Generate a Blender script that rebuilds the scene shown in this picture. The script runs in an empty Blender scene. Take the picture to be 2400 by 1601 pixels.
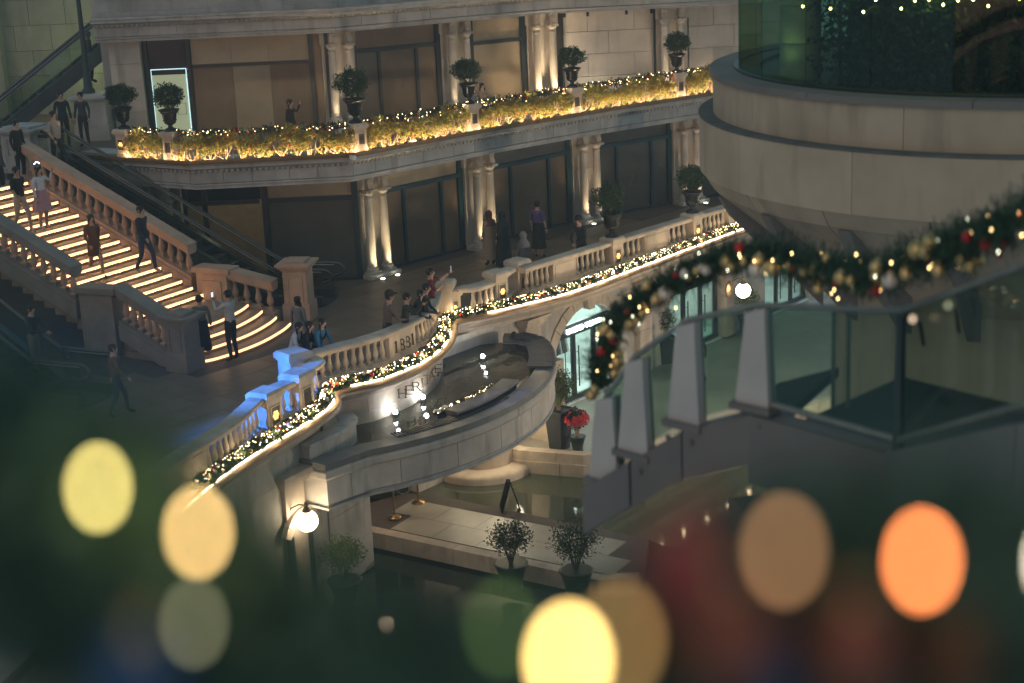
import bpy, bmesh, math, random
from mathutils import Vector, Matrix
random.seed(7)
S = bpy.context.scene
COL = S.collection
rad = math.radians

# ------------------------------------------------------------------ camera
FPX, CAMZ, CX, CY = 3800.0, 10.8, 1200.0, 800.5
_up = -Vector((580., -13280., -FPX)).normalized()
_fw = Vector((0, 0, -1.))
_yc = (_fw - _up * _fw.dot(_up)).normalized()
_xc = _yc.cross(_up)
ROT = Matrix((_xc, _yc, _up))
CAM = Vector((0, 0, CAMZ))
cam = bpy.data.cameras.new('camera'); camo = bpy.data.objects.new('camera', cam); COL.objects.link(camo)
camo.matrix_world = Matrix.Translation(CAM) @ ROT.to_4x4()
cam.sensor_width = 36.0; cam.lens = FPX / 2400 * 36.0
cam.clip_start = 0.05; cam.clip_end = 2000
cam.dof.use_dof = True; cam.dof.focus_distance = 40.0; cam.dof.aperture_fstop = 1.15
cam.dof.aperture_ratio = 1.32
S.camera = camo

def ray(x, y): return ROT @ Vector(((x - CX) / FPX, -(y - CY) / FPX, -1.))
def at(x, y, z):            # point of the horizontal level z seen at a photo position
    r = ray(x, y); return CAM + r * ((z - CAMZ) / r.z)
def atd(x, y, d): return CAM + ray(x, y) * d
def aty(x, y, Y):
    r = ray(x, y); return CAM + r * (Y / r.y)
DD = 1.0208

# ------------------------------------------------------------------ sky, warm fill sun, exposure
W = bpy.data.worlds.new('World'); S.world = W; W.use_nodes = True
nt = W.node_tree; bg = nt.nodes['Background']
sky = nt.nodes.new('ShaderNodeTexSky'); sky.sky_type = 'NISHITA'; sky.sun_disc = False
sky.sun_elevation = rad(1.0); sky.sun_rotation = rad(200); sky.altitude = 0
hs = nt.nodes.new('ShaderNodeMix'); hs.data_type = 'RGBA'; hs.blend_type = 'MIX'
hs.inputs['Factor'].default_value = 0.8
nt.links.new(sky.outputs[0], hs.inputs['A']); hs.inputs['B'].default_value = (0.46, 0.78, 0.98, 1)
nt.links.new(hs.outputs['Result'], bg.inputs[0]); bg.inputs[1].default_value = 0.26
sun = bpy.data.lights.new('warm_fill', 'SUN'); sun.energy = 0.22; sun.angle = rad(40); sun.color = (1, .74, .50)  # warm sun added as frontal fill, in place of building floodlights
so = bpy.data.objects.new('warm_fill', sun); COL.objects.link(so); so.rotation_euler = (rad(52), 0, rad(-38))
S.view_settings.view_transform = 'Standard'; S.view_settings.look = 'None'
S.view_settings.exposure = 0.42; S.view_settings.gamma = 1.0; S.view_settings.use_curve_mapping = False
S.cycles.use_denoising = True
try: S.cycles.denoiser = 'OPENIMAGEDENOISE'
except Exception: pass
S.cycles.use_adaptive_sampling = False; S.cycles.light_sampling_threshold = .03
S.cycles.sample_clamp_indirect = 3.0
S.cycles.max_bounces = 4; S.cycles.diffuse_bounces = 2; S.cycles.glossy_bounces = 2
S.cycles.transmission_bounces = 2; S.cycles.transparent_max_bounces = 10
S.cycles.caustics_reflective = False; S.cycles.caustics_refractive = False

# ------------------------------------------------------------------ materials
MATS = {}
def mat(name, col, rough=.6, metal=0., var=.25, scale=3., bump=0., bscale=40., spec=.4, col2=None, stain=0.):
    if name in MATS: return MATS[name]
    m = bpy.data.materials.new(name); m.use_nodes = True; N = m.node_tree.nodes; L = m.node_tree.links
    b = N['Principled BSDF']; b.inputs['Roughness'].default_value = rough; b.inputs['Metallic'].default_value = metal
    b.inputs['Specular IOR Level'].default_value = spec
    if var or col2:
        tc = N.new('ShaderNodeTexCoord'); no = N.new('ShaderNodeTexNoise')
        no.inputs['Scale'].default_value = scale; no.inputs['Detail'].default_value = 3; no.inputs['Roughness'].default_value = .65
        ge = N.new('ShaderNodeNewGeometry')
        L.new(ge.outputs['Position'], no.inputs['Vector'])
        mx = N.new('ShaderNodeMix'); mx.data_type = 'RGBA'
        c2 = col2 or tuple(c * (1 - var) for c in col); c1 = col if col2 else tuple(min(1, c * (1 + var * .5)) for c in col)
        mx.inputs['A'].default_value = (*c2, 1); mx.inputs['B'].default_value = (*c1, 1)
        mr = N.new('ShaderNodeMapRange'); mr.inputs[1].default_value = .3; mr.inputs[2].default_value = .7
        L.new(no.outputs['Fac'], mr.inputs[0]); L.new(mr.outputs[0], mx.inputs['Factor'])
        oi = N.new('ShaderNodeObjectInfo'); hv = N.new('ShaderNodeHueSaturation')
        m2 = N.new('ShaderNodeMapRange'); m2.inputs[3].default_value = 1 - var * .35; m2.inputs[4].default_value = 1 + var * .35
        L.new(oi.outputs['Random'], m2.inputs[0]); L.new(m2.outputs[0], hv.inputs['Value'])
        L.new(mx.outputs['Result'], hv.inputs['Color'])
        out = hv.outputs['Color']
        if stain:
            n3 = N.new('ShaderNodeTexNoise'); n3.inputs['Scale'].default_value = 1.1; n3.inputs['Detail'].default_value = 4
            mp = N.new('ShaderNodeMapping'); mp.inputs['Scale'].default_value = (3, 3, .5)
            L.new(ge.outputs['Position'], mp.inputs[0]); L.new(mp.outputs[0], n3.inputs['Vector'])
            r3 = N.new('ShaderNodeMapRange'); r3.inputs[1].default_value = .52; r3.inputs[2].default_value = .72; r3.inputs[4].default_value = stain
            L.new(n3.outputs['Fac'], r3.inputs[0])
            m3 = N.new('ShaderNodeMix'); m3.data_type = 'RGBA'; L.new(r3.outputs[0], m3.inputs['Factor'])
            L.new(out, m3.inputs['A']); m3.inputs['B'].default_value = (col[0]*.35, col[1]*.35, col[2]*.34, 1)
            out = m3.outputs['Result']
        L.new(out, b.inputs['Base Color'])
        if bump:
            n2 = N.new('ShaderNodeTexNoise'); n2.inputs['Scale'].default_value = bscale; n2.inputs['Detail'].default_value = 1
            L.new(ge.outputs['Position'], n2.inputs['Vector'])
            bu = N.new('ShaderNodeBump'); bu.inputs['Strength'].default_value = bump; bu.inputs['Distance'].default_value = .02
            L.new(n2.outputs['Fac'], bu.inputs['Height']); L.new(bu.outputs[0], b.inputs['Normal'])
    else: b.inputs['Base Color'].default_value = (*col, 1)
    MATS[name] = m; return m
def emat(name, col, strength, sample=True):
    if name in MATS: return MATS[name]
    m = bpy.data.materials.new(name); m.use_nodes = True; b = m.node_tree.nodes['Principled BSDF']
    b.inputs['Base Color'].default_value = (*[c * .5 for c in col], 1)
    b.inputs['Emission Color'].default_value = (*col, 1); b.inputs['Emission Strength'].default_value = strength
    if not sample: m.cycles.emission_sampling = 'NONE'
    MATS[name] = m; return m
def glass(name, tint, alpha=.15, rough=.03, graze=.8):
    if name in MATS: return MATS[name]
    m = bpy.data.materials.new(name); m.use_nodes = True; N = m.node_tree.nodes; L = m.node_tree.links
    N.remove(N['Principled BSDF']); o = N['Material Output']
    tr = N.new('ShaderNodeBsdfTransparent'); tr.inputs[0].default_value = (*tint, 1)
    gl = N.new('ShaderNodeBsdfGlossy'); gl.inputs['Roughness'].default_value = rough
    fr = N.new('ShaderNodeLayerWeight'); fr.inputs['Blend'].default_value = .5
    pw_ = N.new('ShaderNodeMath'); pw_.operation = 'POWER'; pw_.inputs[1].default_value = 4.; L.new(fr.outputs['Facing'], pw_.inputs[0])
    ad = N.new('ShaderNodeMath'); ad.operation = 'MULTIPLY_ADD'; ad.inputs[1].default_value = graze; ad.inputs[2].default_value = .03 + alpha * .2
    L.new(pw_.outputs[0], ad.inputs[0])
    mx = N.new('ShaderNodeMixShader'); L.new(ad.outputs[0], mx.inputs[0]); L.new(tr.outputs[0], mx.inputs[1]); L.new(gl.outputs[0], mx.inputs[2])
    L.new(mx.outputs[0], o.inputs[0]); MATS[name] = m; return m

STONE = mat('pale stone', (.50, .455, .40), .65, var=.22, scale=1.3, bump=.25, bscale=30, stain=.55)
STONE2 = mat('grey stone', (.43, .42, .405), .65, var=.26, scale=1.0, bump=.25, bscale=30, stain=.5)
SANDST = mat('sand stone', (.56, .46, .36), .65, var=.26, scale=1.5, bump=.25, bscale=30, stain=.42)
WALLST = mat('wall stone', (.47, .44, .40), .7, var=.18, scale=.9, bump=.2, bscale=25, stain=.3)
JOINT = mat('stone joint', (.20, .19, .18), .9, var=.2)
PAVE = mat('terrace paving', (.17, .125, .085), .42, var=.3, scale=1.0, bump=.15, bscale=20, spec=.5)
PAVEJ = mat('paving joint', (.10, .08, .065), .8, var=.2)
PLAZA = mat('plaza paving', (.36, .33, .27), .35, var=.25, scale=.8, bump=.1, bscale=20, spec=.5)
BLACK = mat('black metal', (.012, .014, .018), .35, var=0)
TEALF = mat('teal door frame', (.012, .045, .06), .35, var=.2, spec=.5)
DARKF = mat('dark door frame', (.012, .022, .030), .35, var=.2, spec=.5)
BROWNP = mat('brown shop panel', (.155, .11, .07), .3, var=.3, scale=.6, spec=.5)
TANP = mat('tan shop panel', (.33, .275, .19), .35, var=.25, scale=.6, spec=.5)
GREYP = mat('dim shop panel', (.085, .08, .068), .3, var=.3, scale=.6, spec=.5)
COPPER = mat('copper gutter', (.27, .17, .085), .5, .4, var=.3, scale=4)
CHROME = mat('brushed steel', (.55, .55, .55), .3, 1., var=0)
BRONZE = mat('lamp bronze', (.20, .13, .07), .4, .8, var=.2)
WOOD = mat('bench slat', (.07, .075, .085), .5, var=.3, scale=6)
LED_W = emat('led warm white', (1.0, .80, .52), 10.0)
RISER_GLOW = emat('riser glow', (1.0, .56, .26), 1.9)  # glow of the riser under its nosing light, put in as emission
LED_NOSE = emat('led under nosing', (1.0, .54, .24), 45.0)
LED_HEDGE = emat('led planter', (1.0, .70, .40), 150.0)
FAIRY = emat('fairy bulb warm', (1.0, .70, .32), 13.0, False)
FAIRYW = emat('fairy bulb white', (1.0, .84, .58), 13.0, False)
RED = mat('red bauble', (.42, .018, .02), .18, .25, var=0)
GOLD = mat('gold bauble', (.70, .47, .20), .2, .7, var=0)
PEARL = mat('pearl bauble', (.75, .62, .5), .2, .3, var=0)
FIR = mat('fir needles', (.075, .11, .03), .6, var=.5, scale=9)
FIRD = mat('dark fir needles', (.018, .04, .022), .6, var=.5, scale=9)
LEAF = mat('hedge leaf', (.24, .22, .045), .5, var=.5, scale=5, col2=(.10, .12, .03))
LEAFD = mat('box leaf', (.028, .062, .022), .45, var=.5, scale=14)
LEAFO = mat('autumn leaf', (.34, .16, .035), .5, var=.4, scale=7)
TWIG = mat('pale twig', (.36, .27, .18), .8, var=.3, scale=8)
TWIGD = mat('dark twig', (.07, .05, .035), .8, var=.3, scale=8)
SOIL = mat('soil', (.02, .015, .01), .95, var=.3)

def leafmat(name, col, col2, tr=.45):
    m = bpy.data.materials.new(name); m.use_nodes = True; N = m.node_tree.nodes; L = m.node_tree.links; N.remove(N['Principled BSDF'])
    ge = N.new('ShaderNodeNewGeometry'); no = N.new('ShaderNodeTexNoise'); no.inputs['Scale'].default_value = 4.; no.inputs['Detail'].default_value = 2
    L.new(ge.outputs['Position'], no.inputs['Vector']); mr = N.new('ShaderNodeMapRange'); mr.inputs[1].default_value = .35; mr.inputs[2].default_value = .65; L.new(no.outputs['Fac'], mr.inputs[0])
    mx = N.new('ShaderNodeMix'); mx.data_type = 'RGBA'; mx.inputs['A'].default_value = (*col2, 1); mx.inputs['B'].default_value = (*col, 1); L.new(mr.outputs[0], mx.inputs['Factor'])
    d = N.new('ShaderNodeBsdfDiffuse'); t = N.new('ShaderNodeBsdfTranslucent'); s = N.new('ShaderNodeMixShader'); s.inputs[0].default_value = tr
    L.new(mx.outputs['Result'], d.inputs[0]); L.new(mx.outputs['Result'], t.inputs[0]); L.new(d.outputs[0], s.inputs[1]); L.new(t.outputs[0], s.inputs[2]); L.new(s.outputs[0], N['Material Output'].inputs[0])
    MATS[name] = m; return m
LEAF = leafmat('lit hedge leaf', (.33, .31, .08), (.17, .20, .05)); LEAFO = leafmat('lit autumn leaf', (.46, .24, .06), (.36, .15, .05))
# ------------------------------------------------------------------ mesh builder
def rotz(v, a):
    c, s = math.cos(a), math.sin(a); return (v[0]*c - v[1]*s, v[0]*s + v[1]*c)
class MB:
    def __init__(s): s.v = []; s.f = []; s.mi = []; s.cur = 0; s.sm = []; s.smooth = False
    def add(s, vs, fs, smooth=None):
        b = len(s.v); s.v += [tuple(v) for v in vs]
        sm = s.smooth if smooth is None else smooth
        for f in fs: s.f.append(tuple(b + i for i in f)); s.mi.append(s.cur); s.sm.append(sm)
        return s
    def box(s, c, d, a=0.):
        x, y, z = [k / 2 for k in d]; vs = []
        for dz in (-z, z):
            for dx, dy in ((-x, -y), (x, -y), (x, y), (-x, y)):
                q = rotz((dx, dy), a); vs.append((c[0]+q[0], c[1]+q[1], c[2]+dz))
        return s.add(vs, [(3,2,1,0),(4,5,6,7),(0,1,5,4),(1,2,6,5),(2,3,7,6),(3,0,4,7)], False)
    def hexa(s, p):    # 8 points: bottom loop, top loop
        return s.add(p, [(3,2,1,0),(4,5,6,7),(0,1,5,4),(1,2,6,5),(2,3,7,6),(3,0,4,7)], False)
    def prism(s, poly, z0, z1):
        n = len(poly); vs = [(p[0], p[1], z0) for p in poly] + [(p[0], p[1], z1) for p in poly]
        fs = [tuple(range(n-1, -1, -1)), tuple(range(n, 2*n))] + [(i, (i+1) % n, n+(i+1) % n, n+i) for i in range(n)]
        return s.add(vs, fs, False)
    def tube(s, pts, r, n=6, caps=True):
        pts = [Vector(p) for p in pts]; rs = r if isinstance(r, (list, tuple)) else [r]*len(pts)
        vs = []; prev = None
        for i, p in enumerate(pts):
            t = (pts[min(i+1, len(pts)-1)] - pts[max(i-1, 0)])
            if t.length < 1e-9: t = Vector((0, 0, 1))
            t.normalize()
            if prev is None:
                a = Vector((0, 0, 1)) if abs(t.z) < .9 else Vector((1, 0, 0)); u = t.cross(a).normalized()
            else:
                u = prev - t * prev.dot(t)
                u = u.normalized() if u.length > 1e-6 else t.orthogonal().normalized()
            prev = u; w = t.cross(u)
            for k in range(n):
                an = 2*math.pi*k/n; vs.append(p + (u*math.cos(an) + w*math.sin(an)) * rs[i])
        fs = []; m = len(pts)
        for i in range(m-1):
            for k in range(n): fs.append((i*n+k, i*n+(k+1) % n, (i+1)*n+(k+1) % n, (i+1)*n+k))
        s.add(vs, fs, True)
        if caps:
            s.add(vs[:n], [tuple(range(n-1, -1, -1))], False); s.add(vs[-n:], [tuple(range(n))], False)
        return s
    def lathe(s, prof, n=16, c=(0, 0, 0), a0=0., smooth=True, sq=False):
        vs = []; fs = []; m = len(prof)
        for r, z in prof:
            for k in range(n):
                an = a0 + 2*math.pi*k/n; vs.append((c[0]+r*math.cos(an), c[1]+r*math.sin(an), c[2]+z))
        for i in range(m-1):
            for k in range(n): fs.append((i*n+k, i*n+(k+1) % n, (i+1)*n+(k+1) % n, (i+1)*n+k))
        s.add(vs, fs, smooth)
        s.add(vs[:n], [tuple(range(n-1, -1, -1))], False); s.add(vs[-n:], [tuple(range(n))], False)
        return s
    def ball(s, c, r, n=8, m=5):
        if not hasattr(r, '__len__'): r = (r, r, r)
        vs = [(c[0], c[1], c[2]-r[2])]
        for i in range(1, m):
            t = math.pi*i/m
            for k in range(n):
                an = 2*math.pi*k/n; vs.append((c[0]+r[0]*math.sin(t)*math.cos(an), c[1]+r[1]*math.sin(t)*math.sin(an), c[2]-r[2]*math.cos(t)))
        vs.append((c[0], c[1], c[2]+r[2])); e = len(vs)-1; fs = []
        for k in range(n): fs.append((0, 1+(k+1) % n, 1+k)); fs.append((e, e-n+k, e-n+(k+1) % n))
        for i in range(m-2):
            for k in range(n): fs.append((1+i*n+k, 1+i*n+(k+1) % n, 1+(i+1)*n+(k+1) % n, 1+(i+1)*n+k))
        return s.add(vs, fs, True)
    def sweep(s, path, prof, closed=False, smooth=False):
        # path: plan points; prof: loop of (outward offset, z); outward is to the right of the walking direction
        fr = frames(path, closed); n = len(prof); vs = []
        for (p, nn, k) in fr:
            for o, z in prof: vs.append((p[0]+nn[0]*o*k, p[1]+nn[1]*o*k, z))
        fs = []; m = len(fr)
        for i in range(m if closed else m-1):
            j = (i+1) % m
            for k in range(n): fs.append((i*n+k, j*n+k, j*n+(k+1) % n, i*n+(k+1) % n))
        s.add(vs, fs, smooth)
        if not closed:
            s.add(vs[:n], [tuple(range(n))], False); s.add(vs[-n:], [tuple(range(n-1, -1, -1))], False)
        return s
    def leaf(s, c, d, sz, up=None):
        d = Vector(d).normalized(); a = up or Vector((random.gauss(0, 1), random.gauss(0, 1), random.gauss(0, 1)))
        w = d.cross(a); w = w.normalized() if w.length > 1e-6 else d.orthogonal()
        c = Vector(c); n2 = d.cross(w) * sz * .12
        return s.add([c - d*sz*.5, c + w*sz*.28 + n2, c + d*sz*.55, c - w*sz*.28 + n2], [(0, 1, 2), (0, 2, 3)], False)
    def mesh(s, name, mats):
        me = bpy.data.meshes.new(name); me.from_pydata(s.v, [], s.f)
        for m in (mats if isinstance(mats, (list, tuple)) else [mats]): me.materials.append(m)
        me.polygons.foreach_set('material_index', s.mi); me.polygons.foreach_set('use_smooth', s.sm)
        me.update(); return me
    def build(s, name, mats, parent=None, **kw):
        o = bpy.data.objects.new(name, s.mesh(name, mats)); COL.objects.link(o)
        if parent is not None: o.parent = parent
        tag(o, **kw); return o
def frames(path, closed=False):
    n = len(path); out = []
    for i in range(n):
        p = path[i]
        a = path[i-1] if (i > 0 or closed) else None; b = path[(i+1) % n] if (i < n-1 or closed) else None
        def nrm(u, v):
            dx, dy = v[0]-u[0], v[1]-u[1]; l = math.hypot(dx, dy) or 1; return (dy/l, -dx/l)
        if a is None: nn, k = nrm(p, b), 1.
        elif b is None: nn, k = nrm(a, p), 1.
        else:
            n1, n2 = nrm(a, p), nrm(p, b); mx, my = n1[0]+n2[0], n1[1]+n2[1]; l = math.hypot(mx, my) or 1
            nn = (mx/l, my/l); k = min(2.5, 1/max(.3, nn[0]*n1[0]+nn[1]*n1[1]))
        out.append((p, nn, k))
    return out
def offset(path, d): return [(p[0]+n[0]*d*k, p[1]+n[1]*d*k) for p, n, k in frames(path)]
def crom(pts, m=6):
    out = []; n = len(pts)
    for i in range(n-1):
        p0, p1, p2, p3 = [Vector(pts[max(0, min(n-1, j))]) for j in (i-1, i, i+1, i+2)]
        for k in range(m):
            t = k/m; out.append(tuple(.5*((2*p1)+(p2-p0)*t+(2*p0-5*p1+4*p2-p3)*t*t+(3*p1-p0-3*p2+p3)*t**3)))
    out.append(tuple(pts[-1])); return out
def plen(path): return sum(math.dist(path[i], path[i+1]) for i in range(len(path)-1))
def along(path, d):          # point and heading at a distance along a path
    for i in range(len(path)-1):
        l = math.dist(path[i], path[i+1])
        if d <= l or i == len(path)-2:
            t = d/l if l else 0; a, b = path[i], path[i+1]
            return tuple(a[j]+(b[j]-a[j])*t for j in range(len(a))), math.atan2(b[1]-a[1], b[0]-a[0])
        d -= l
def cut(path, d0, d1):       # sub-path between two distances
    out = [along(path, d0)[0]]; acc = 0
    for i in range(len(path)-1):
        acc += math.dist(path[i], path[i+1])
        if d0 + 1e-4 < acc < d1 - 1e-4: out.append(path[i+1])
    out.append(along(path, d1)[0]); return out
def tag(o, label=None, cat=None, group=None, kind=None):
    if label: o['label'] = label
    if cat: o['category'] = cat
    if group: o['group'] = group
    if kind: o['kind'] = kind
    return o
def thing(name, label, cat, loc=(0, 0, 0), rz=0., group=None, kind=None):
    o = bpy.data.objects.new(name, None); COL.objects.link(o); o.location = loc; o.rotation_euler = (0, 0, rz); o.empty_display_size = .1
    return tag(o, label, cat, group, kind)
def put(name, me, parent=None, loc=(0, 0, 0), rz=0., sc=1., **kw):
    o = bpy.data.objects.new(name, me); COL.objects.link(o); o.location = loc; o.rotation_euler = (0, 0, rz)
    o.scale = sc if hasattr(sc, '__len__') else (sc, sc, sc)
    if parent is not None: o.parent = parent
    return tag(o, **kw)
def copy_tree(o, loc=None, rz=None, parent=None, label=None, group=None):
    c = o.copy(); COL.objects.link(c); c.parent = parent
    if loc is not None: c.location = loc
    if rz is not None: c.rotation_euler = (0, 0, rz)
    if label: c['label'] = label
    if group: c['group'] = group
    for ch in o.children: copy_tree(ch, parent=c)
    return c
def lamp(name, typ, loc, power, col, parent=None, size=.05, target=None, cone=60, blend=.6, shape=None, sy=None):
    l = bpy.data.lights.new(name, typ); l.energy = power; l.color = col
    if typ in ('POINT', 'SPOT'): l.shadow_soft_size = size
    if typ == 'SPOT': l.spot_size = rad(cone); l.spot_blend = blend
    if typ == 'AREA':
        l.size = size
        if sy: l.shape = 'RECTANGLE'; l.size_y = sy
    o = bpy.data.objects.new(name, l); COL.objects.link(o); o.location = loc
    if target is not None: o.rotation_euler = (Vector(target) - Vector(loc)).to_track_quat('-Z', 'Y').to_euler()
    if parent is not None: o.parent = parent
    return o
# ================================================================== ARCADE BUILDING
Z2 = 3.6                     # upper floor level
ZL = 3.75                    # planter ledge of the upper terrace
LEDGE = [(-12.6, 45.75), (-10.51, 44.4), (-8.44, 43.18), (-4.03, 43.4), (.22, 47.45), (3.4, 50.1), (6.6, 52.4), (10.8, 55.1)]
LOWC = [(-3.68, 45.25), (-.65, 48.3), (2.75, 51.5), (6.25, 53.8), (10.1, 56.2)]
UPW = [(-12.2, 50.5), (-5.15, 50.5), (-1.28, 52.6), (1.5, 54.0), (5.8, 54.25), (10.2, 54.9)]
bld = thing('arcade_building', 'two storey pale stone arcade with paired columns and dark shopfronts behind the terrace', 'building', (0, 0, 0))

def ang(a, b): return math.atan2(b[1]-a[1], b[0]-a[0])
# --- column, bracket, plinth meshes
COLM = MB().lathe([(.128, .30), (.127, .9), (.118, 1.7), (.106, 2.17)], 20).mesh('column', STONE)
COLB = MB().box((0, 0, .05), (.36, .36, .10)).lathe([(.17, .10), (.185, .13), (.185, .17), (.165, .20), (.145, .21), (.14, .24), (.155, .26), (.135, .29), (.13, .31)], 20).mesh('column_base', STONE)
COLC = MB().lathe([(.106, 2.15), (.118, 2.17), (.118, 2.19), (.104, 2.20), (.104, 2.28), (.13, 2.30), (.155, 2.35), (.155, 2.36)], 20).box((0, 0, 2.39), (.34, .34, .06)).mesh('capital', STONE)
bm_ = MB()
prof = [(0, 0), (-.10, .0), (-.16, .03), (-.19, .09), (-.17, .16), (-.14, .24), (-.16, .34), (-.24, .43), (-.34, .50), (-.40, .56), (-.42, .62), (0, .62)]
n_ = len(prof)
for x in (-.09, .09): bm_.v += [(x, y, z) for y, z in prof]
bm_.f += [tuple(range(n_)), tuple(range(2*n_-1, n_-1, -1))] + [(i, i+n_, (i+1) % n_+n_, (i+1) % n_) for i in range(n_)]
bm_.mi += [0]*(n_+2); bm_.sm += [False]*(n_+2)
bm_.box((0, -.12, .02), (.24, .3, .06)); bm_.box((0, -.2, .60), (.24, .48, .05))
BRKM = bm_.mesh('bracket', STONE)
uplights = []
def column_pair(mid, a, z, up=True, dark=1., tint=(1., .74, .42), power=16.):
    d = (math.cos(a), math.sin(a)); nrm = (d[1], -d[0])
    MB().box((mid[0], mid[1], z+.06), (1.15, .55, .12), a).build('column_plinth', STONE, bld)
    for sgn in (-1, 1):
        p = (mid[0]+d[0]*.28*sgn, mid[1]+d[1]*.28*sgn)
        co = put('column', COLM, bld, (p[0], p[1], z+.1), a); put('column_base', COLB, co); put('capital', COLC, co)
        put('bracket', BRKM, bld, (p[0]+nrm[0]*-.02, p[1]+nrm[1]*-.02, z+2.5), a)
        if up:
            q = (p[0]+nrm[0]*.42, p[1]+nrm[1]*.42, z+.03)
            uplights.append(q)
            lamp('column_uplight_beam', 'SPOT', (q[0], q[1], z+.05), power*dark, tint, None, .03, (p[0]+nrm[0]*.05, p[1]+nrm[1]*.05, z+2.6), 75, .8)
    # pilaster behind
    q = (mid[0]-nrm[0]*.36, mid[1]-nrm[1]*.36)
    for k, (z0, z1) in enumerate(((.12, .9), (.905, 1.7), (1.705, 2.5))):
        MB().box((q[0], q[1], z+(z0+z1)/2), (1.05-.004*k, .22, z1-z0), a).build('pilaster_block', STONE, bld)
    MB().box((q[0], q[1], z+2.78), (1.15, .3, .54), a).build('pilaster_cap', STONE, bld)
def dirs(path, i):
    a = ang(path[max(0, i-1)], path[i]) if i > 0 else None; b = ang(path[i], path[i+1]) if i < len(path)-1 else None
    return a if b is None else b if a is None else (a+b)/2
for i, c in enumerate(LOWC): column_pair(c, dirs(LOWC, i), 0, power=[130, 105, 85, 62, 50][i], tint=[(1., .76, .42), (1., .74, .42), (1., .72, .42), (1., .70, .44), (1, .7, .45)][i])
UPC = [(-4.88, 50.43), (-1.28, 52.45), (1.5, 53.9), (5.75, 54.1)]
UPA = [rad(22), rad(29), rad(20), rad(4)]
for i, c in enumerate(UPC): column_pair(c, UPA[i], Z2, power=[55, 48, 170, 60][i], tint=(1., .74, .44))
# the pair at the recessed west corner of the lower storey
column_pair((-9.75, 45.15), rad(-25), 0, power=1.5)

# --- lower entablature: soffit beam, frieze blocks, cornice, copper ledge
ENT = offset(LEDGE, -.32)
MB().sweep(ENT, [(-1.35, 3.02), (-.02, 3.02), (-.02, 3.10), (.03, 3.12), (.03, 3.16), (-.02, 3.18), (-.04, 3.50), (-1.35, 3.50)]).build('frieze_backing', STONE2, bld)
MB().sweep(ENT, [(-1.3, 3.50), (.06, 3.50), (.10, 3.56), (.16, 3.60), (.24, 3.62), (.24, 3.70), (.30, 3.72), (.30, 3.742), (-1.3, 3.742)]).build('cornice', STONE2, bld)
MB().sweep(offset(LEDGE, 0), [(-.75, 3.745), (.02, 3.745), (.04, 3.80), (.04, 3.865), (.015, 3.87), (.0, 3.79), (-.05, 3.77), (-.75, 3.77)]).build('copper_gutter', COPPER, bld)
def blocks(path, off, z0, z1, w, th, name, m, parent, gap=.012, jit=.25, start=0., end=None):
    p = offset(path, off); L = plen(p); d = start; end = end or L
    while d < end - .1:
        e = min(end, d + w*(1+random.uniform(-jit, jit)));
        if end - e < w*.4: e = end
        sp = cut(p, d+gap/2, e-gap/2)
        MB().sweep(sp, [(-th, z0), (0, z0), (0, z1), (-th, z1)]).build(name, m, parent)
        d = e
blocks(ENT, .03, 3.19, 3.485, 1.0, .08, 'frieze_block', STONE2, bld, .014)
def dentils(path, off, z0, z1, w, step, dp, parent, m):
    mb = MB(); p = offset(path, off); L = plen(p); d = step
    while d < L:
        q, a = along(p, d); mb.box((q[0], q[1], (z0+z1)/2), (w, dp, z1-z0), a); d += step
    mb.build('dentils', m, parent, kind='stuff')
dentils(ENT, .08, 3.505, 3.565, .07, .15, .1, bld, STONE)
# --- upper entablature and parapet
UENT = offset(UPW, .75)
MB().sweep(UENT, [(-1.2, 6.52), (0, 6.52), (0, 6.60), (.05, 6.62), (.05, 6.66), (0, 6.68), (-.02, 6.98), (-1.2, 6.98)]).build('upper_frieze_backing', STONE2, bld)
blocks(UENT, .04, 6.69, 6.96, 1.25, .07, 'upper_frieze_block', STONE2, bld, .014)
MB().sweep(UENT, [(-1.2, 6.98), (.08, 6.98), (.12, 7.04), (.2, 7.08), (.34, 7.11), (.34, 7.2), (.4, 7.22), (.4, 7.27), (-1.2, 7.27)]).build('upper_cornice', STONE2, bld)
dentils(UENT, .1, 6.985, 7.05, .07, .15, .1, bld, STONE)
MB().sweep(UENT, [(-1.2, 7.27), (-.05, 7.27), (-.05, 7.40), (-.1, 7.42), (-.1, 7.95), (.05, 7.99), (.12, 8.06), (.3, 8.10), (.3, 8.6), (-1.2, 8.6)]).build('parapet', STONE2, bld)
dentils(UENT, .02, 7.90, 7.985, .08, .17, .16, bld, STONE2)
# --- upper floor slab
flo = [p for p in offset(LEDGE, -.4)]
MB().prism(flo + [(12, 58), (-13, 58)], 3.52, Z2).build('upper_terrace_floor', PAVE, None, kind='structure')

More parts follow.
